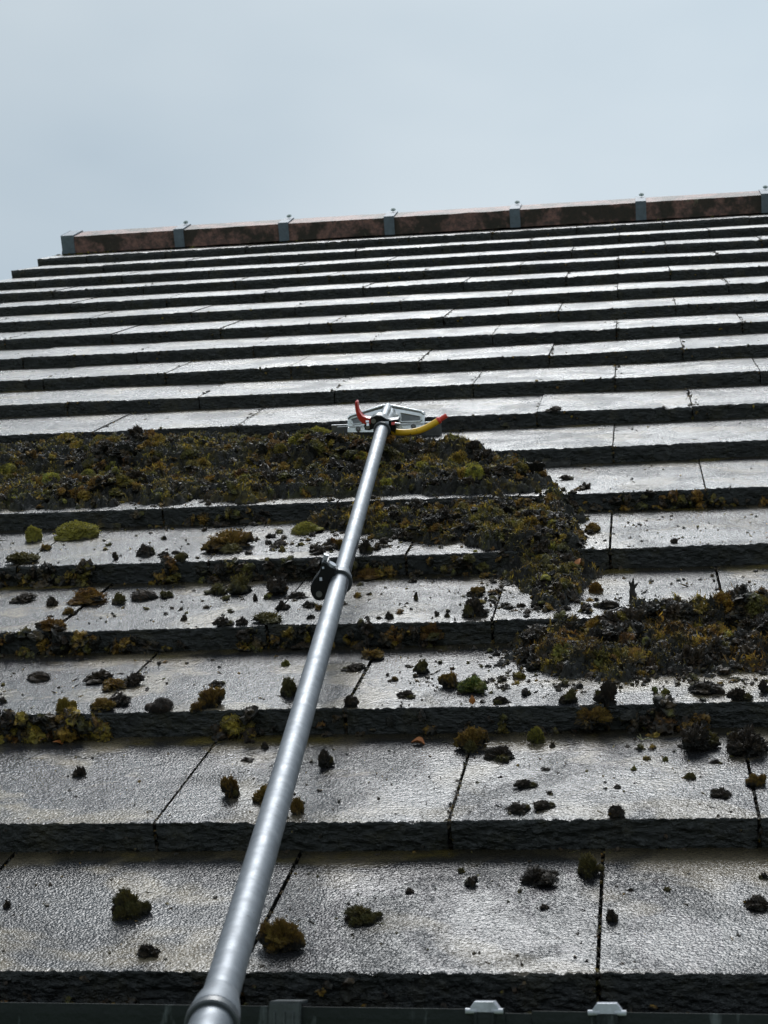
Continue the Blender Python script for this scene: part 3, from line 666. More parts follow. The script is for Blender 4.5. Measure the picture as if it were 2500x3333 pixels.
# per kind: hue, moss on the body, number of blades, blade length, ragged amount
KIND = {'S': (.12, .08, 220, .10, 1.3), 'B': (.25, .42, 1100, .11, 1.15), 'R': (.17, .9, 1700, .10, .8), 'O': (.40, .9, 1300, .10, .75),
        'M': (.52, .30, 800, .11, 1.2), 'G': (.70, .75, 1100, .10, .9), 'Y': (.80, .95, 1400, .11, .5), 'V': (.93, .6, 1200, .14, .8), 'H': (.08, .16, 1500, .22, .5)}
def lump(kind, seed, sub, blades=1.0):
    """unit-ish lump sitting on z=0: returns verts, faces(tri), moss, hue"""
    hue, mo, nb, bl, rag = KIND[kind]
    r = np.random.default_rng(seed); V, F = ICO[sub]; V = V.copy(); o = r.random(3)*50
    n1 = fbm(V*1.1 + o, 2, seed); n2 = 1 - np.abs(fbm(V*2.6 + o, 3, seed+3))*2; n3 = fbm(V*7 + o, 2, seed+5); n4 = fbm(V*17 + o, 2, seed+9)
    n5 = 1 - np.abs(fbm(V*5.5 + o, 2, seed+23))*2
    n6 = fbm(V*30 + o, 2, seed+29); lob = fbm(V*.9 + o + 5, 1, seed+31)
    d = np.clip(1 + .5*lob + .55*rag*n1 + .42*rag*(n2 - .5) + .26*rag*(n5 - .5) + .26*rag*n3 + .28*rag*n4 + .17*n6, .22, None)
    if kind in 'HY': d = 1 + .3*lob + .30*n1 + .10*n3 + .08*n4 + .07*n6
    P = V*d[:, None]
    P[:, 2] = np.where(P[:, 2] < -.28, -.28 + (P[:, 2] + .28)*.15 + .05*n3, P[:, 2]) + .3
    sc = np.array([np.ptp(P[:, 0])/2, np.ptp(P[:, 1])/2, P[:, 2].max()]); P = P/sc      # half-width 1, half-depth 1, height 1
    N_ = V
    up = np.clip(N_[:, 2]*.8 + .45 + .55*fbm(V*2.2 + o + 9, 2, seed+13), 0, 1)
    mos = np.clip(mo*up*1.5, 0, 1)*np.clip(.75 + n3, .3, 1) if kind in 'YORVG' else np.clip((N_[:, 2] - .05 + .9*n3 + .5*n1)*1.6, 0, 1)*min(1, mo*1.7); hu = hue + .10*n1 + .07*n3
    nb = int(nb*blades)
    if nb:
        w = np.clip(N_[:, 2] + (.15 if kind not in 'HR' else .55), 0, None)*(.25 + (up if kind != 'H' else 1)); w /= w.sum()
        idx = r.choice(len(P), nb, p=w)
        dirs = N_[idx]*.75 + r.normal(0, .6, (nb, 3)); dirs[:, 2] += .12
        if kind == 'H': dirs = N_[idx]*.25 + r.normal(0, .18, (nb, 3)) + np.array([.8, -.5, -.25])
        dirs /= np.linalg.norm(dirs, axis=1)[:, None]
        sd = np.cross(dirs, r.normal(size=(nb, 3))); sd /= np.linalg.norm(sd, axis=1)[:, None] + 1e-9
        ln = bl*r.uniform(.5, 1.5, nb)[:, None]; wd = (.026 if kind != 'H' else .010)*r.uniform(.6, 1.4, nb)[:, None]
        if sub <= 2: wd = wd*1.9; ln = ln*1.4
        if sub >= 5 and kind != 'H': ln = ln*.55; wd = wd*.8
        b = P[idx] + r.normal(0, .012, (nb, 3)); mid = b + dirs*ln*.55 + r.normal(0, .02, (nb, 3))
        A = b - sd*wd*.7; B_ = b + sd*wd*.7; Cc = mid + sd*wd; D = mid - sd*wd; E_ = b + dirs*ln + r.normal(0, .03, (nb, 3))
        base = len(P); i = np.arange(nb)
        P = np.concatenate([P, A, B_, Cc, D, E_])
        F2 = np.concatenate([np.stack([base+i, base+nb+i, base+2*nb+i], 1), np.stack([base+i, base+2*nb+i, base+3*nb+i], 1), np.stack([base+3*nb+i, base+2*nb+i, base+4*nb+i], 1)])
        F = np.concatenate([F, F2])
        bmz = np.clip(r.uniform(.55, 1.1, nb) - (.62 if kind == 'S' else (.5 if kind == 'H' else 0)), 0, 1); bh = hu[idx] + r.normal(0, .05, nb)
        if kind not in 'YORVG': bmz = bmz*(.15 + .85*np.clip(mos[idx]*1.3, 0, 1))
        mos = np.concatenate([mos] + [bmz*.7, bmz*.7, bmz, bmz, np.clip(bmz*1.1, 0, 1)]); hu = np.concatenate([hu] + [bh]*5)
    return P, F, mos, np.clip(hu, 0, 1)

def chunk(kind, seed, sub, blades=1.0):
    """a torn clump: one main lump with smaller ones pressed against it"""
    r = np.random.default_rng(seed + 77); parts = [lump(kind, seed, sub, blades)]; k = int(r.integers(2, 5)) if kind not in 'YOH' else int(r.integers(1, 3))
    for i in range(k):
        kk = kind if r.random() < .6 or kind in 'YVGH' else 'SBM'[r.integers(3)]
        P, F, mo, hu = lump(kk, seed + 11 + i, max(1, sub - 1), blades*.35); a = r.uniform(0, 6.28); sc = r.uniform(.32, .62)
        P = P*np.array([sc, sc, sc*r.uniform(.5, 1.15)]) + np.array([math.cos(a)*.85, math.sin(a)*.85, r.uniform(-.05, .3)]); parts.append((P, F, mo, hu))
    n = 0; V, F_, M_, U_ = [], [], [], []
    for P, F, mo, hu in parts: V.append(P); F_.append(F + n); M_.append(mo); U_.append(hu); n += len(P)
    P = np.concatenate(V); P[:, :2] -= (P[:, :2].max(0) + P[:, :2].min(0))/2; h = np.abs(P).max(0); h[2] = np.percentile(P[:, 2], 99.6)
    return P/h, np.concatenate(F_), np.concatenate(M_), np.concatenate(U_)

NAMES = {'S': 'soil_clod', 'H': 'fibrous_clod', 'B': 'moss_clump', 'R': 'moss_clump', 'O': 'moss_cushion', 'M': 'moss_clump', 'G': 'moss_clump', 'Y': 'moss_cushion', 'V': 'moss_clump'}
tmpl = {}
def template(kind, big, k):
    key = (kind, big, k)
    if key not in tmpl:
        P, F, mo, hu = chunk(kind, 100*k + 7*ord(kind), {2: 5, 1: 4, 0: 3}[big], {2: 2.2, 1: 1.0, 0: .45}[big])
        me_o = mk(NAMES[kind], P, F, M_MOSS, attrs={'moss': mo, 'hue': hu}, smooth=False)
        me = me_o.data; bpy.data.objects.remove(me_o); tmpl[key] = me
    return tmpl[key]
def surface_axes(v):
    n = course(v); k = TT(n+1)/(VN[n+1] - VN[n])
    y = np.array([0, 1, -k]); y /= np.linalg.norm(y); x = np.array([1., 0, 0]); z = np.cross(x, y)
    return np.stack([dirw(x), dirw(y), dirw(z)], 1)       # columns
rc = random.Random(11)
for i, (u, v, w, h, kind, lab) in enumerate(CLUMPS):
    big = 2 if (v < .6 and w > .02) else int(w > .013)
    me = template(kind, big, rc.randrange(6 if kind in 'SBM' else 3))
    ob = bpy.data.objects.new(NAMES[kind], me); C.objects.link(ob)
    onface = 'step face' in lab
    n = course(v)
    if onface: A = surface_axes(v); p = np.array([u, v, -T*.75])
    else:
        A = surface_axes(v); p = np.array([u, v, surf(u, v) - .0012])
    a = rc.uniform(-.5, .5) + (math.pi if rc.random() < .5 else 0)
    ca, sa = math.cos(a), math.sin(a); Rz = np.array([[ca, -sa, 0], [sa, ca, 0], [0, 0, 1]])
    S = np.diag([w/2, w*.38, h]); 
    Mx = A @ S @ Rz          # scale in tile axes after turning, so the width stays as seen
    # an object matrix must not shear: use scale along own axes and a mild turn instead
    ax = A @ Rz
    Mw = Matrix([[*(ax[r_, c_]*s_ for c_, s_ in enumerate((w/2, w*(.40 + .06*rc.random()), h))), 0] for r_ in range(3)] + [[0, 0, 0, 1]])
    pw = to_world(p); Mw.translation = Vector(pw)
    ob.matrix_world = Mw
    tag(ob, lab, 'moss clump' if kind != 'S' else 'soil clod', 'scraped moss clumps lying on the wet tiles')

# merged, uncountable material
class Heap:
    def __init__(s): s.V = []; s.F = []; s.mo = []; s.hu = []; s.n = 0
    def put(s, P, F, mo, hu):
        s.V.append(P); s.F.append(F + s.n); s.mo.append(mo); s.hu.append(hu); s.n += len(P)
    def build(s, name, label, cat):
        V = np.concatenate(s.V); o = mk(name, V, np.concatenate(s.F), M_MOSS, attrs={'moss': np.concatenate(s.mo), 'hue': np.concatenate(s.hu)}, smooth=False)
        c = V.mean(0); rebase(o, c); return tag(o, label, cat, kind='stuff')
lib = {(k, s, i): chunk(k, 900 + 31*i + ord(k), s, bl) for k in KIND for s, bl, n_ in ((4, .8, 4), (3, .50, 4), (2, .13, 4)) for i in range(n_)}
tiny = [chunk('S', 3000 + i, 1, 0) for i in range(6)] + [chunk('M', 3100 + i, 1, .04) for i in range(2)] + [chunk('B', 3200 + i, 1, .04) for i in range(2)]
def place(H, C_, u, v, w3, size, rr, flat=.75, squash=None, yaw=None, tilt=.5):
    P, F, mo, hu = C_
    e = rr.normal(0, tilt, 2); yaw = rr.uniform(0, 6.28) if yaw is None else yaw
    Rm = np.array((Matrix.Rotation(e[0], 3, 'X') @ Matrix.Rotation(e[1], 3, 'Y') @ Matrix.Rotation(yaw, 3, 'Z')))
    S = np.array([size/2, size/2*rr.uniform(.7, 1), size*flat*rr.uniform(.45, .9)])
    Q = (P*S) @ Rm.T + np.array([u, v, w3])
    H.put(to_world(Q), F, mo, np.clip(hu + rr.normal(0, .06), 0, 1))
def inside(poly, u, v):
    c = False; n = len(poly)
    for i in range(n):
        (x1, y1), (x2, y2) = poly[i], poly[(i+1) % n]
        if (y1 > v) != (y2 > v) and u < (x2-x1)*(v-y1)/(y2-y1) + x1: c = not c
    return c
def edge_dist(poly, u, v):
    P = np.array(poly); Q = np.roll(P, -1, 0); d = Q - P; t = np.clip(((np.array([u, v]) - P)*d).sum(1)/((d*d).sum(1)+1e-12), 0, 1)
    return np.sqrt((((P + d*t[:, None]) - [u, v])**2).sum(1)).min()
SV = np.array([surf(0, v) for v in np.linspace(-.2, 5.3, 11001)])
def surf_soft(v, k=.016):
    return np.mean([np.interp(v + d, np.linspace(-.2, 5.3, 11001), SV) for d in (-k, -k/2, 0, k/2, k)], axis=0)
def edge_dist_v(poly, U, V):
    P = np.array(poly); Q = np.roll(P, -1, 0); best = np.full(U.shape, 9.); ins = np.zeros(U.shape, bool)
    for (x1, y1), (x2, y2) in zip(P, Q):
        dx, dy = x2-x1, y2-y1; t = np.clip(((U-x1)*dx + (V-y1)*dy)/(dx*dx+dy*dy+1e-12), 0, 1)
        best = np.minimum(best, np.hypot(x1+dx*t-U, y1+dy*t-V))
        c = ((y1 > V) != (y2 > V)); xx = (x2-x1)*(V-y1)/((y2-y1) if y2 != y1 else 1e-9) + x1
        ins ^= c & (U < xx)
    return np.where(ins, best, -best)
def mound(H, poly, hmax, ramp_, seed, hues, blades, rr):
    P = np.array(poly); lo, hi = P.min(0) - .02, P.max(0) + .02
    st = .0021; us = np.arange(lo[0], hi[0], st); vs_ = np.arange(lo[1], hi[1], st); U, V = np.meshgrid(us, vs_)
    d = edge_dist_v(poly, U, V) - .004 + .034*fbm(np.stack([U*45, V*45, U*0 + seed], -1), 3, seed)
    f = np.clip(d/ramp_, -.4, 1)
    A = np.stack([U, V*1.25, U*0 + seed*5.1], -1); wp = fbm(A*40, 2, seed+50)[..., None]*.012; A = A + wp
    big = fbm(A*30, 2, seed+1); rid = 1 - 2*np.abs(fbm(A*62, 2, seed+2)); mid_ = 1 - 2*np.abs(fbm(A*130, 2, seed+3)); fin = fbm(A*300, 2, seed+4); hole = np.clip(fbm(A*52, 2, seed+8) - .25, 0, None)
    h = np.sign(f)*np.abs(f)**.7*hmax*(.38 + .45*big) + np.clip(f*3, 0, 1)*(.0125*(rid-.3) + .0068*(mid_-.3) + .0034*fin - .055*hole) - .003
    Wd = surf_soft(V) + h
    U2 = U + .0022*fbm(A*150 + 7, 2, seed+6); V2 = V + .0022*fbm(A*150 + 19, 2, seed+7)
    keep = h > -.007
    nr, nc = U.shape; Pt = to_world(np.stack([U2, V2, Wd], -1)).reshape(-1, 3)
    F = grid_faces(nr, nc); k_ = keep.ravel(); F = F[k_[F].all(1)]
    pat = fbm(A*24, 3, seed+11); pat2 = fbm(A*11, 2, seed+12)
    hu = np.clip(np.interp(pat, np.linspace(-.6, .6, len(hues)), hues) + .05*fin, 0, 1)
    mo = np.clip(-.05 + 1.1*(fbm(A*48, 3, seed+13) + .08 + .3*pat2) + .45*(rid-.5), 0, .9)
    F = np.concatenate([F[:, :3], F[:, [0, 2, 3]]]); used = np.zeros(len(Pt), bool); used[F.ravel()] = True; mp_ = np.cumsum(used) - 1
    H.put(Pt[used], mp_[F], mo.ravel()[used]*.3, hu.ravel()[used])
    # upright leaflets and threads all over it
    w = (np.clip(h + .004, 0, None)*(.25 + mo*1.3)).ravel()*k_; w /= w.sum()
    idx = rr.choice(len(w), blades, p=w); b = Pt[idx] + rr.normal(0, .0008, (blades, 3))
    nrm = dirw(np.array([0, 0, 1.])); dr = nrm*.8 + rr.normal(0, .62, (blades, 3)); dr /= np.linalg.norm(dr, axis=1)[:, None]
    sd = np.cross(dr, rr.normal(size=(blades, 3))); sd /= np.linalg.norm(sd, axis=1)[:, None]
    ln = rr.uniform(.0020, .0062, blades)[:, None]*(1 + 1.2*(rr.random((blades, 1)) < .06)); wd = rr.uniform(.00035, .0010, blades)[:, None]
    a_ = b - sd*wd; c_ = b + sd*wd; m1 = b + dr*ln*.6 + rr.normal(0, .0007, (blades, 3)); m2 = m1 + sd*wd*1.1; m1 = m1 - sd*wd*1.1; e_ = b + dr*ln + rr.normal(0, .0012, (blades, 3))
    i = np.arange(blades); Fb = np.concatenate([np.stack([i, blades+i, 2*blades+i], 1), np.stack([i, 2*blades+i, 3*blades+i], 1), np.stack([3*blades+i, 2*blades+i, 4*blades+i], 1)])
    bm_ = np.clip(mo.ravel()[idx]*1.15 + rr.uniform(-.25, .45, blades), 0, 1); bh = hu.ravel()[idx] + rr.normal(0, .05, blades)
    H.put(np.concatenate([a_, c_, m2, m1, e_]), Fb, np.tile(bm_, 5), np.clip(np.tile(bh, 5), 0, 1))
def heap(name, label, poly, count, hmax, kinds, seed, size=(.012, .042), ramp_=.05, hues=(.15, .27, .4, .55), blades=60000):
    H = Heap(); rr = np.random.default_rng(seed); mound(H, poly, hmax, ramp_, seed, hues, blades, rr); rr = np.random.default_rng(seed); P = np.array(poly); lo, hi = P.min(0), P.max(0); c = 0; tries = 0
    ks, ws = zip(*kinds); ws = np.array(ws)/sum(ws)
    while c < count and tries < count*20:
        tries += 1; u, v = rr.uniform(lo[0] - .03, hi[0] + .03), rr.uniform(lo[1] - .03, hi[1] + .03)
        d = edge_dist(poly, u, v); ins = inside(poly, u, v)
        if not ins and (d > .030 or rr.random() > .22*math.exp(-d/.012)): continue
        f = min(1, d/ramp_) if ins else 0
        if rr.random() > .45 + .55*f: continue
        hh = hmax*f*(.65 + .5*float(vn(np.array([u*14, v*14, seed]))))
        layer = rr.random()**.6
        s = rr.uniform(*size)*(.55 + .45*f) if rr.random() < .6 else rr.uniform(size[0]*.6, size[0]*1.4)
        p_ = float(fbm(np.array([u*11, v*11, seed + 3.3]), 2, 4))      # patches of like colour
        if rr.random() < .35: k = ('S' if p_ < -.02 else ('B' if p_ < .12 else 'M')) if 'Y' not in ks or rr.random() > .04 else 'Y'
        else: k = rr.choice(ks, p=ws)
        lv_ = 4 if s > .027 else (3 if s > .013 else 2)
        place(H, lib[(k, lv_, int(rr.integers(4)))], u, v, (float(surf_soft(v)) if ins else surf(u, v)) - .003 + hh*(.1 + .95*layer), s, rr, tilt=.6)
        c += 1
    return H.build(name, label, 'moss')
H1 = [(-.129, 2.015), (-.051, 2.015), (.149, 2.0), (.403, 1.985), (.598, 1.935), (.762, 1.85), (.895, 1.83), (.967, 1.76), (1.031, 1.742), (1.082, 1.565), (1.086, 1.476), (.988, 1.456), (.808, 1.485), (.667, 1.494), (.57, 1.46), (.476, 1.504), (.457, 1.454), (.367, 1.508), (.333, 1.461), (.208, 1.468), (.085, 1.475), (-.129, 1.48)]
H2 = [(.686, 1.425), (.813, 1.435), (.939, 1.443), (1.038, 1.455), (1.112, 1.455), (1.13, 1.361), (1.145, 1.146), (1.154, 1.098), (1.142, .963), (1.121, .885), (1.085, .91), (1.068, 1.011), (1.035, 1.115), (1.019, 1.146), (.959, 1.216), (.868, 1.24), (.796, 1.317), (.7, 1.36)]
H3 = [(1.055, .785), (1.07, .854), (1.106, .854), (1.134, .859), (1.173, .871), (1.219, .883), (1.267, .903), (1.326, .913), (1.385, .92), (1.443, .917), (1.50, .90), (1.48, .68), (1.418, .683), (1.366, .687), (1.278, .687), (1.189, .674), (1.135, .685), (1.086, .716)]
KM = [('S', .36), ('B', .20), ('M', .18), ('G', .05), ('O', .14), ('Y', .03), ('R', .08)]
heap('moss_heap', 'long heap of scraped brown and olive moss spread left and right below the scraper blade', H1, 1150, .032, KM, 1, size=(.016, .044), ramp_=.035, hues=(.16, .26, .36, .46, .58, .70, .86), blades=30000)
heap('moss_trail', 'narrow trail of dark scraped moss running down over three tile steps', H2, 700, .034, [('S', .55), ('B', .16), ('M', .18), ('G', .03), ('O', .06), ('Y', .02)], 2, size=(.012, .034), ramp_=.030, hues=(.24, .34, .46, .6, .75), blades=18000)
heap('moss_pile', 'big dark pile of scraped moss and soil cut off by the right frame edge', H3, 560, .036, [('S', .66), ('B', .14), ('M', .10), ('R', .05), ('H', .04), ('G', .01)], 3, size=(.016, .050), ramp_=.045, hues=(.16, .28, .42, .6), blades=20000)

# moss still growing on the step faces and edges
H = Heap(); rr = np.random.default_rng(8)
FACE = [(2, .40, .78, 150, 'BSMOS', .030), (2, .78, 1.0, 14, 'SSB', .018), (2, 1.20, 1.30, 30, 'BSSS', .028), (2, 1.30, 1.50, 30, 'SSSM', .018), (2, 1.0, 1.2, 12, 'SSM', .016),
        (3, .33, .78, 90, 'BSSMB', .026), (3, .78, 1.10, 40, 'OBSS', .024), (4, .2, .86, 120, 'SMBSS', .026), (4, .86, 1.0, 16, 'SMB', .02), (5, .40, 1.05, 90, 'SSMB', .022),
        (5, 1.1, 1.50, 70, 'SSBMR', .020), (6, -.1, 1.1, 60, 'SSMB', .02), (1, .3, 1.6, 26, 'SSM', .007), (0, .6, 1.5, 60, 'SSSMB', .009), (7, -.1, .7, 14, 'SSM', .012)]
for n, a, b_, cnt, ks, sz in FACE:
    for i in range(cnt):
        u = rr.uniform(a, b_); q = rr.random()
        if float(vn(np.array([u*9, n*3.1, 0]))) < -.25 and sz > .01: continue
        s = sz*rr.uniform(.4, 1.15); k = ks[rr.integers(len(ks))]
        v = VN[n] - .002 - rr.random()*.004 - .012*(q > .75)*rr.random(); w3 = -T*(1.0 if q > .6 else rr.uniform(.15, .95)) + (0 if q < .9 else 0)
        place(H, lib[(k, 3 if s > .013 else 2, int(rr.integers(4)))], u, v + .002, w3 - .002, s*1.15, rr, flat=.8, tilt=.7)
# small growth on the upper step edges and joints
for i in range(620):
    n = int(rr.integers(7, 18)); u = rr.uniform(U0, 2.2) if n > 10 else rr.uniform(-.2, 1.7); s = rr.uniform(.003, .009)
    place(H, lib[('SSMBO'[rr.integers(5)], 2, int(rr.integers(4)))], u, VN[n] + rr.normal(0, .002), -.002 + rr.uniform(-.6, .1)*T*(rr.random() < .5), s, rr, tilt=.8)
for i in range(150):
    u = rr.uniform(U0, U0 + .22)*(rr.random() < .4) or rr.uniform(U0, 2.0); s = rr.uniform(.006, .016)
    place(H, lib[('SMGBO'[rr.integers(5)], 2, int(rr.integers(4)))], u, RV - .004, -.022 + .006*rr.random(), s, rr, tilt=.8)
for i in range(45):      # green growth at the left end of the ridge
    place(H, lib[('GMSY'[rr.integers(4)], 2, int(rr.integers(4)))], U0 + abs(rr.normal(0, .06)), RV - .006 - .02*rr.random(), -.024, rr.uniform(.010, .022), rr, tilt=.8)
for (ua, ub, va, vb, cnt, s0, s1) in ((.66, 1.02, 1.17, 1.30, 60, .006, .022), (1.0, 1.16, .88, 1.16, 110, .005, .020), (.60, .84, 1.18, 1.42, 60, .005, .020), (1.02, 1.46, .63, .70, 70, .005, .018), (.35, .80, 1.40, 1.47, 45, .005, .018),
                                  (.60, .92, .87, 1.12, 60, .004, .016), (.12, .6, .87, 1.12, 34, .004, .012), (.3, .85, 1.16, 1.42, 40, .004, .014), (.93, 1.12, .62, .84, 30, .004, .013), (1.2, 1.5, .45, .56, 26, .004, .016), (1.04, 1.16, 1.1, 1.5, 60, .005, .022), (.1, .75, .60, .84, 22, .004, .012)):
    for i in range(cnt):
        u, v = rr.uniform(ua, ub), rr.uniform(va, vb); s = s0 + (s1 - s0)*rr.random()**2
        place(H, lib[('SSSMB'[rr.integers(5)], 3 if s > .014 else 2, int(rr.integers(4)))], u, v, surf(u, v) - .001, s, rr, tilt=.25)
H.build('step_moss', 'dark and ochre moss growing on the vertical faces of the tile steps', 'moss')

# debris in the upright joints and loose crumbs over the tiles
H = Heap(); rr = np.random.default_rng(9)
for n in range(18):
    for q in range(-3, 9):
        u = (q + .5*(n % 2))*W
        if u < U0 + .02: continue
        v0, v1 = VN[n], VN[n+1]
        amount = (75 if n < 3 else 34) if n < 8 else 18
        amount = int(amount*rr.uniform(.5, 1.5)); rot_ = rr.random()*.6
        for i in range(10 if n < 12 else 6):     # moss in the gap between two tile fronts
            place(H, tiny[rr.integers(len(tiny))], u + rr.normal(0, .001), v0 + .001 + .003*rr.random(), -T*rr.random() - .002, rr.uniform(.004, .008), rr, tilt=.9)
        for i in range(amount):
            v = v0 + (v1 - v0)*(rr.random()**1.3)
            sp = .0024 if n < 7 else .0045
            s = rr.uniform(.002, .0055)*(1 + .7*(n > 6))
            uu = u + rr.normal(0, sp)
            place(H, tiny[rr.integers(len(tiny))], uu, v, surf(uu, v) - .002, s, rr, tilt=.9)
H.build('joint_debris', 'black moss crumbs packed along the upright joints between the tiles', 'debris')
H = Heap()
def crumbs(cnt, ua, ub, va, vb, s0, s1, twig=.12):
    for i in range(cnt):
        u, v = rr.uniform(ua, ub), rr.uniform(va, vb)
        if rr.random() < .35 and i: u, v = lastp[0] + rr.normal(0, .015), lastp[1] + rr.normal(0, .012)
        if v < .008: continue
        lastp = (u, v); s = s0 + (s1 - s0)*rr.random()**3.5
        C_ = tiny[rr.integers(len(tiny))]
        if rr.random() < twig:
            P, F, mo, hu = C_; place(H, (P*np.array([2.6, .35, .5]), F, mo, hu), u, v, surf(u, v) - .0003, s, rr, tilt=.15)
        else: place(H, C_, u, v, surf(u, v) - s*.15, s, rr, tilt=.7)
crumbs(520, .6, 1.55, .0, .28, .0007, .006); crumbs(650, .45, 1.55, .28, .57, .0008, .0058); crumbs(420, .35, 1.05, .57, .85, .001, .007)
crumbs(560, .95, 1.55, .57, .86, .001, .011); crumbs(330, .15, .95, .85, 1.15, .001, .007); crumbs(520, .85, 1.6, .85, 1.15, .001, .010)
crumbs(420, .1, 1.0, 1.15, 1.45, .001, .008); crumbs(560, 1.05, 1.65, 1.15, 1.45, .001, .008); crumbs(240, 1.0, 1.7, 1.45, 1.75, .001, .006); crumbs(260, -.1, .75, 1.38, 1.6, .0015, .012)
crumbs(160, 1.0, 1.8, 1.75, 2.05, .001, .006); crumbs(260, -.2, 1.9, 2.05, 2.6, .001, .0055); crumbs(320, -.6, 2.2, 2.6, 4.9, .0015, .006)
crumbs(300, 1.05, 1.5, .64, .72, .0012, .010); crumbs(220, .68, 1.0, 1.2, 1.45, .0015, .012); crumbs(200, .98, 1.2, .85, 1.2, .0015, .010)
H.build('moss_crumbs', 'fine black crumbs and twig bits scattered over the wet tiles', 'debris')

# ------------------------------------------------------------------ leaves, stump, straw
def leaf(u, v, w3, size, yaw, tip, label, curl=.35, col=M_LEAF, wdir=0):
    nr, nc = 9, 7; V = []
    for i in range(nr):
        t = i/(nr-1); hw = .34*math.sin(math.pi*min(1, t**.8))*(1 - .15*t) + .012
        for j in range(nc):
            s = (j/(nc-1) - .5)*2; jag = 1 + .14*math.sin(i*2.9 + (j > 3)*1.7)
            V.append((s*hw*jag, t, curl*(s*s)*hw + .12*math.sin(t*3.1)))
    V = np.array(V)*size; F = grid_faces(nr, nc)
    V = np.concatenate([V, V - np.array([0, 0, .0004])]); F = np.concatenate([F, F[:, ::-1] + nr*nc])
    Rm = np.array(Matrix.Rotation(yaw, 3, 'Z') @ Matrix.Rotation(tip, 3, 'X') @ Matrix.Rotation(wdir, 3, 'Y'))
    P = to_world(V @ Rm.T + np.array([u, v, w3]))
    o = mk('dead_leaf', P, F, col, smooth=True); rebase(o, P.mean(0)); tag(o, label, 'leaf', 'dead leaves caught on the roof')
leaf(1.0600, -.030, -.052, .016, -.5, 1.25, 'orange dead leaf standing behind the gutter lip between bracket and clip')
leaf(.556, .548, -.031, .014, 1.9, .5, 'small orange dead leaf lying under the third step face at left')
leaf(1.031, .575, .000, .011, .1, 1.45, 'narrow orange leaf sticking up from the brown-capped mound', curl=.1)
leaf(.980, .529, -.028, .016, 1.5, .12, 'curled pale brown leaf lying on the second tile row right of the pole', curl=.9)
leaf(1.135, 1.065, .0, .014, -.6, .8, 'small pale orange leaf poking out of the moss trail')
# dark splintered stump standing in the right pile
mb = MB(); p0 = np.array([1.2113, .935, -.030])
pts = [p0 + np.array([.0005*math.sin(i*2.1), 0, .0072*i]) for i in range(7)]
mb.tube([R(p) for p in pts], [.0065, .0062, .0056, .0052, .0047, .0042, .0026], 9)
for dx, h_, ln in ((.003, .030, .010), (-.002, .046, .012), (.004, .045, .010), (.001, .046, .016), (.004, .020, .008)):
    a = p0 + np.array([0, 0, h_ - .006]); mb.tube([R(a), R(a + np.array([dx*1.2, 0, ln*.6])), R(a + np.array([dx*2.1, -.001, ln]))], [.0026, .0018, .0003], 6)
V = mb.v[0]; mb.v[0] = V + .0011*fbm(V*400, 2, 3)[:, None]
o = mb.build('bark_stump', M_BARK); rebase(o, R(p0)); tag(o, 'dark splintered bit of bark standing upright in the right-hand moss pile', 'bark')
mb = MB(); q = [(1.262, .915, .012), (1.2655, .905, .006), (1.270, .893, -.002), (1.2725, .886, -.010)]
mb.tube([R(p) for p in q], [.0006, .0008, .0009, .0005], 6)
mb.tube([R(q[1]), R((1.269, .905, .009))], [.0006, .0003], 6)
o = mb.build('straw_stalk', M_STRAW); rebase(o, R(q[0])); tag(o, 'pale yellow straw stalk lying on the right-hand moss pile', 'stalk')
mb = MB(); q = [(1.214, .530, -.022), (1.219, .527, -.0255), (1.226, .529, -.024), (1.232, .527, -.0275)]
mb.tube([R(p) for p in q], [.0004, .0006, .0006, .0003], 6); mb.tube([R(q[1]), R((1.217, .529, -.019))], [.0004, .0003], 6)
o = mb.build('twig', M_STRAW); rebase(o, R(q[0])); tag(o, 'tiny pale forked twig under the step left of the pale ridged clod', 'twig')

# ------------------------------------------------------------------ telescopic scraper
PL = np.array([[.7787, 1.7283, .0579], [.7803, 1.699, .0566], [.7976, 1.4024, .0472], [.8155, 1.135, .0457], [.8344, .8825, .0502], [.8515, .673, .0583], [.8667, .4996, .068], [.8854, .2991, .0827], [.9021, .1293, .0979], [.9169, -.0148, .1129], [.93, -.1376, .1272], [.9416, -.2427, .1405], [.9484, -.3043, .1488], [.9563, -.3738, .1585], [.9686, -.4802, .1743]])
PL = np.concatenate([PL, [PL[-1] + (PL[-1] - PL[-2])*k for k in (3, 8, 14)]])
def pole_at(v):
    i = np.argsort(PL[:, 1]); return np.array([np.interp(v, PL[i, 1], PL[i, 0]), v, np.interp(v, PL[i, 1], PL[i, 2])])
def pole_path(va, vb, n=40): return np.array([R(pole_at(v)) for v in np.linspace(va, vb, n)])
VJ, VB = .885, -.292          # heights of the two joints
tool = thing('roof_scraper', 'long telescopic aluminium pole with metal scraper head, red lever and yellow grip', 'roof scraper', R(PL[-1]))
def tube_part(name, va, vb, r, m=M_ALU):
    mb = MB(); mb.tube(pole_path(va, vb), r, 48); return mb.build(name, m, tool, smooth=True)
D1, D2, D3 = .01135, .01235, .0145
upper = tube_part('upper_tube', VJ - .05, 1.705, D1); midt = tube_part('middle_tube', VB - .05, VJ + .004, D2); tube_part('lower_tube', PL[-1, 1], VB - .012, D3)
def frame_at(v):
    a = R(pole_at(v)); b = R(pole_at(v + .02)); d = b - a; d /= np.linalg.norm(d)
    x = np.array([1., 0, 0]) - d*d[0]; x /= np.linalg.norm(x); z = np.cross(x, d); return a, x, d, z     # right, along, out
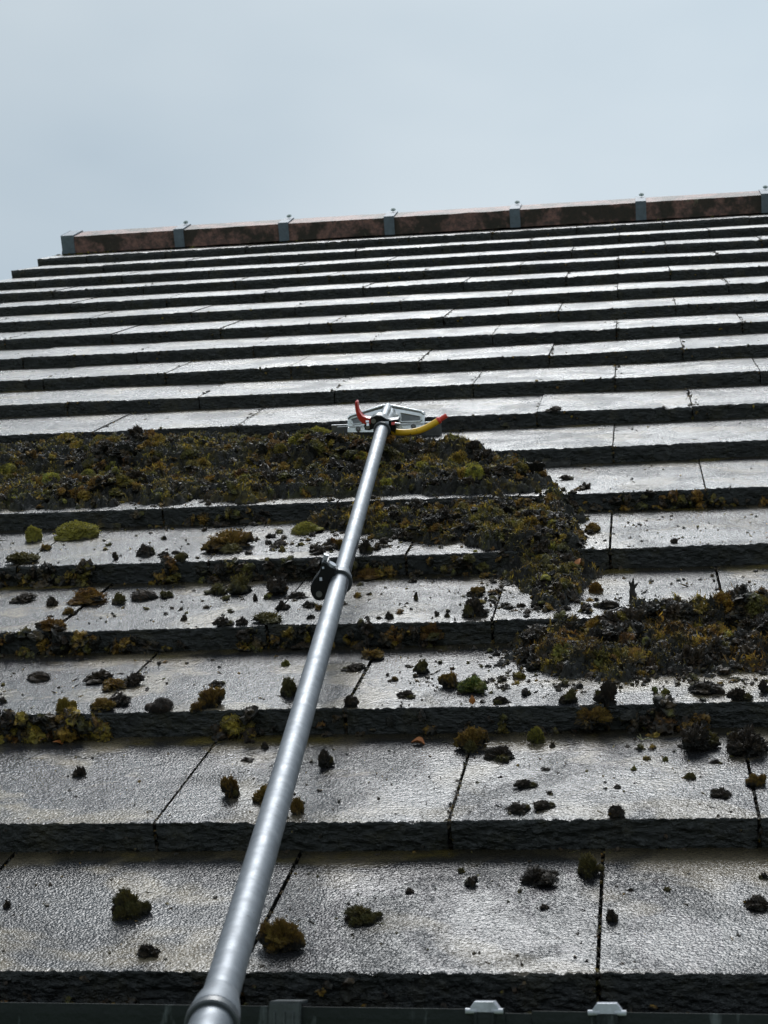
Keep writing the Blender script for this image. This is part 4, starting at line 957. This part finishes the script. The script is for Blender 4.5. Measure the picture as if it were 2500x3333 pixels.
def collar(v, r_in, r_out, ln, m, name, parent=None, cone=0):
    a, x, d, z = frame_at(v); mb = MB(); pts = [a + d*t for t in (-.0, .0015, ln*.5, ln - .0015, ln)]
    rr_ = [r_out - .0012, r_out, r_out - cone*.3, r_out - cone, r_out - cone - .0012]
    n = 48; V = []
    prof = [(0, r_in + .0002), (0, r_out - .001), (.001, r_out), (ln*.5, r_out - cone*.35), (ln - .001, r_out - cone), (ln, r_out - cone - .001), (ln, r_in + .0002)]
    for t, r_ in prof:
        for k in range(n):
            q = 2*math.pi*k/n; V.append(a + d*t + r_*(math.cos(q)*x + math.sin(q)*z))
    mb.add(V, [tuple(f) for f in grid_faces(len(prof), n, closed=True)] + [tuple(f) for f in ([((len(prof)-1)*n + k, (len(prof)-1)*n + (k+1) % n, (k+1) % n, k) for k in range(n)])])
    return mb.build(name, m, parent or tool, smooth=True)
# middle joint: dark lower ring, pale upper ring, black cam lever on the left
collar(VJ - .010, D2, .0168, .006, M_RING, 'collar_ring'); collar(VJ - .004, D1, .0165, .022, M_ALU, 'collar', cone=.0035)
def cam_clamp(v0, sc, du, dw, mirror=1):
    """black cam lever beside the joint; outlines are in metres around the joint"""
    c = pole_at(v0)
    fn = lambda a, b, d: R((c[0] + du + mirror*a*sc, c[1] - .004 + d, c[2] + dw + b*sc))
    body = [(-.0194, .0327), (-.0163, .0341), (-.012, .0324), (-.0101, .0293), (-.001, .0237), (-.002, .016), (-.0049, .0124), (-.0095, .0095), (-.0125, .0006), (-.0145, -.0101), (-.0195, -.0184), (-.0268, -.0202), (-.0326, -.0181), (-.0362, -.0126), (-.0376, -.0057), (-.0364, .002), (-.0332, .0087), (-.0275, .0154), (-.0225, .0221), (-.0205, .0282)]
    mb = MB(); mb.prism(body, -.009, .009, fn, bev=.0016); o = mb.build('clamp_lever', M_BLACK, tool, smooth=True)
    m2 = MB(); cc = fn(-.026, -.0101, -.0105); m2.tube([cc, fn(-.026, -.0101, .0105)], .0041*sc, 24); m2.build('pivot_pin', M_BOLT, o, smooth=True)
    m2 = MB(); m2.tube([fn(-.0165, .033, 0), fn(-.0138, .0405, 0)], [.0030*sc, .0036*sc], 14); m2.build('lever_tip', M_GCLIP, o, smooth=True)
    m2 = MB(); m2.tube([fn(-.0088, .0245, -.004), fn(-.0055, .0292, -.004)], [.0050*sc, .0052*sc], 20); m2.build('bolt_cap', M_GCLIP, o, smooth=True)
    m2 = MB(); m2.box(fn(-.0218, .0102, -.0098), (.0016*sc, .0014, .0022*sc)); m2.box(fn(-.0175, .0255, -.0098), (.0012*sc, .0014, .0014*sc)); m2.build('lug', M_GCLIP, o)
    return o
cam_clamp(VJ - .006, 1, 0, -.002)
# printed stripes on the tubes
def marks(v0, rad, seq, name):
    mb = MB()
    for dv, a0, a1, ln, sk in seq:
        V = []; ns, nl = 6, 4
        for i in range(nl):
            for j in range(ns):
                a, x, d, z = frame_at(v0 + dv + ln*i/(nl-1)); q = a0 + (a1 - a0)*j/(ns-1)
                V.append(a + d*sk*j/(ns-1) + (rad + .0006)*(math.cos(q)*x + math.sin(q)*z))
        mb.add(V, [tuple(f) for f in grid_faces(nl, ns)])
    return mb
m_ = marks(VJ, D1, [(.026 + .016*i, .12 - .01*i, .66 - .03*i, .009, .010) for i in range(9)], '')
m_.build('printed_mark', M_PRINT, upper)
m_ = marks(VJ, D2, [(-.030, 2.2, 2.85, .008, -.006), (-.048, 2.45, 2.95, .010, -.006), (-.035, .25, .6, .012, .008), (-.055, .2, .5, .012, .008), (-.075, .15, .4, .01, .006)], '')
m_.build('printed_mark', M_PRINT, midt)
# lower joint, mostly at the frame edge
collar(VB - .016, D3, .0176, .008, M_RING, 'collar_ring'); collar(VB - .008, D2, .0172, .036, M_ALU, 'collar', cone=.0046)
c = pole_at(VB - .02)
mb = MB(); A0 = np.array([c[0] - .021, c[1] - .0, c[2] - .010])
mb.prism([(0, 0), (.012, .012), (.015, .010), (.012, -.006), (.004, -.016), (-.010, -.012)], -.006, .006, lambda a, b, d: R(A0 + np.array([a*.9 - .003, d, b*.9 + .002])), bev=.001)
lv = mb.build('clamp_lever', M_BLACK, tool, smooth=True)
mb = MB(); mb.prism([(-.0015, .001), (.010, .0118), (.0118, .0112), (.001, -.0005)], -.0075, -.0058, lambda a, b, d: R(A0 + np.array([a*.9 - .003, d, b*.9 + .0025]))); mb.build('lever_edge', M_GCLIP, lv)

# scraper head
fr = lambda a, b, d: R((a, d, b))
mb = MB(); mb.prism([(.6415, -.0355), (.6415, .0062), (.8535, .0042), (.8535, -.0355)], 1.972, 1.9745, fr); mb.build('blade', M_BLADE, tool)
mb = MB(); outl = [(.6747, -.0055), (.6752, .0175), (.6775, .0215), (.681, .0236), (.7084, .0301), (.7448, .0394), (.7534, .0404), (.7619, .0386), (.8170, .0262), (.8215, .0245), (.8239, .0205), (.823, .0027), (.8225, -.0065), (.7269, -.0077)]
tl = lambda a, b, d: R((a, d + b*.42, b))
mb.prism(outl, 1.957, 1.968, tl, bev=.0012)
br = mb.build('bracket', M_STEEL, tool, smooth=True)
mb = MB()
def rail(loop, off=1.9545, r_=.0011):
    P = [tl(a, b, off) for a, b in loop]; mb.tube(P + [P[0]], r_, 8, cap=False)
rail([(.6812, .0175), (.6835, .0190), (.7065, .0244), (.7075, .0110), (.6851, .0086), (.6812, .0128)]); rail([(.7776, .0264), (.8144, .0188), (.8184, .0160), (.8190, .0120), (.8152, .0088), (.7782, .0095)])
for lp in ([(.6835, .0175), (.7045, .0225), (.7055, .0122), (.6860, .0102)], [(.7795, .0245), (.8140, .0172), (.8160, .0108), (.7800, .0112)]):
    pass
mb.build('slot_rim', M_STEEL, br, smooth=True)
for lp in ([(.6835, .0172), (.7050, .0222), (.7058, .0122), (.6860, .0102)], [(.7790, .0247), (.8140, .0174), (.8165, .0112), (.7795, .0111)]):
    mb = MB(); mb.prism(lp, 1.9558, 1.9568, tl); mb.build('slot', M_BLADE, br)
mb = MB(); mb.tube([tl(*p, 1.9545) for p in ((.6755, .0200), (.681, .0240), (.7448, .0400), (.7534, .0410), (.7619, .0392), (.8170, .0268), (.8238, .0215))], .0024, 12); mb.tube([R((a, 1.953, b)) for a, b in ((.6562, .0062), (.6757, .0066), (.76, .0070), (.8234, .0072), (.8535, .0060))], .0009, 8); mb.build('top_rim', M_STEEL, br, smooth=True)
for (a, b) in ((.6955, -.0006), (.8021, 0.)):
    mb = MB(); mb.tube([R((a, 1.957, b)), R((a, 1.9515, b))], .0040, 6); mb.tube([R((a, 1.9515, b)), R((a, 1.949, b))], [.0028, .0022], 12); mb.tube([R((a, 1.9575, b)), R((a, 1.9565, b))], .0052, 18)
    mb.build('bolt', M_BOLT, br, smooth=True)
# socket running from the pole into the bracket, with the bright boss on top
mb = MB(); a = np.array([.7795, 1.70, .0560]); b = np.array([.757, 1.955, .026])
mb.tube([R(a + (b - a)*t) for t in np.linspace(.0, 1, 12)], [.0100]*8 + [.0108, .0122, .0135, .0145], 32); mb.build('socket', M_STEEL, tool, smooth=True)
mb = MB(); mb.tube([R((.768, 1.80, .052)), R((.760, 1.90, .044)), R((.7545, 1.965, .0385))], [.006, .0085, .0075], 24); mb.build('boss', M_STEEL, br, smooth=True)
# top collar ring
c17 = 1.70
collar(c17 - .004, D1, .0150, .009, M_RING, 'collar_ring')
# black clamp over the joint
cb = [(.7568, .070), (.7590, .0738), (.7613, .0765), (.766, .0792), (.7709, .0804), (.7788, .0795), (.784, .0762), (.7888, .0726), (.794, .0706), (.7993, .0702), (.8079, .0711), (.8092, .0680), (.808, .0637), (.8039, .0612), (.8033, .0532), (.798, .0515), (.7899, .052), (.7771, .056), (.7638, .0560), (.7555, .0535), (.7477, .0550), (.747, .0637)]
mb = MB(); mb.prism(cb, 1.712, 1.738, fr, bev=.0014); cj = mb.build('clamp', M_BLACK, tool, smooth=True)
mb = MB(); mb.tube([R((.7646, 1.7105, .0707)), R((.7646, 1.740, .0707))], .0044, 24); mb.tube([R((.7535, 1.7105, .0604)), R((.7535, 1.740, .0604))], .0040, 24); mb.build('pivot_pin', M_BOLT, cj, smooth=True)
mb = MB(); mb.tube([R(p) for p in ((.7568, 1.7115, .0722), (.7613, 1.7115, .0772), (.7709, 1.7115, .0808), (.7788, 1.7115, .0799), (.7888, 1.7115, .0734), (.7993, 1.7115, .0710), (.8079, 1.7115, .0716))], .0009, 8)
mb.tube([R((.804, 1.70, .0668)), R((.8135, 1.70, .0655))], [.0026, .0022], 12); mb.box(R((.786, 1.709, .066)), (.006, .0015, .0035)); mb.build('clamp_trim', M_BOLT, cj, smooth=True)
mb = MB(); mb.box(R((.8015, 1.7095, .0648)), (.0050, .0018, .0026), bev=.0005); mb.build('red_insert', M_RED, cj)
lvp = [(.7376, .1080), (.7350, .1065), (.7342, .0988), (.7346, .0908), (.7362, .0813), (.7395, .0740), (.7450, .0676), (.7526, .0650), (.7590, .0665), (.7595, .0757), (.7521, .0775), (.7462, .0800), (.7422, .0848), (.7398, .0899), (.7388, .0987), (.7394, .1065)]
mb = MB(); mb.prism(lvp, 1.7085, 1.724, fr, bev=.0012); lo = mb.build('red_lever', M_RED, tool, smooth=True)
mb = MB(); mb.box(R((.7548, 1.708, .0655)), (.0022, .0010, .0026)); mb.box(R((.7545, 1.708, .0712)), (.0028, .0010, .0018)); mb.build('lever_plate', M_STEEL, lo)
# curved yellow grip with red end
yp = [(.7894, 1.735, .0458), (.8000, 1.733, .0438), (.8145, 1.731, .0428), (.8290, 1.731, .0432), (.8412, 1.732, .0449), (.8516, 1.734, .0480), (.8616, 1.736, .0522), (.8690, 1.738, .0560), (.8753, 1.740, .0592)]
P_ = np.array(yp); tt = np.linspace(0, 1, len(P_)); t2 = np.linspace(0, 1, 40); P_ = np.stack([np.interp(t2, tt, P_[:, i]) for i in range(3)], 1)
for _ in range(3): P_[1:-1] = (P_[:-2] + 2*P_[1:-1] + P_[2:])/4
mb = MB(); mb.tube([R(p) for p in P_], .0058, 24); gp = mb.build('yellow_grip', M_YEL, tool, smooth=True)
mb = MB(); mb.tube([R((.7868, 1.735, .0466)), R((.7945, 1.735, .0446))], .0064, 20); mb.box(R((.7975, 1.728, .0505)), (.0032, .003, .0040), bev=.0006); mb.build('grip_mount', M_BLACK, gp, smooth=True)
mb = MB(); e0 = np.array([.8745, 1.740, .0588]); e1 = np.array([.8915, 1.744, .0680]); d_ = (e1-e0)
mb.tube([R(e0 + d_*t) for t in (0, .05, .22, .26, .3, .95, 1)], [.0058, .0063, .0063, .0058, .0043, .0043, .0036], 24); mb.build('red_end', M_REDR, gp, smooth=True)
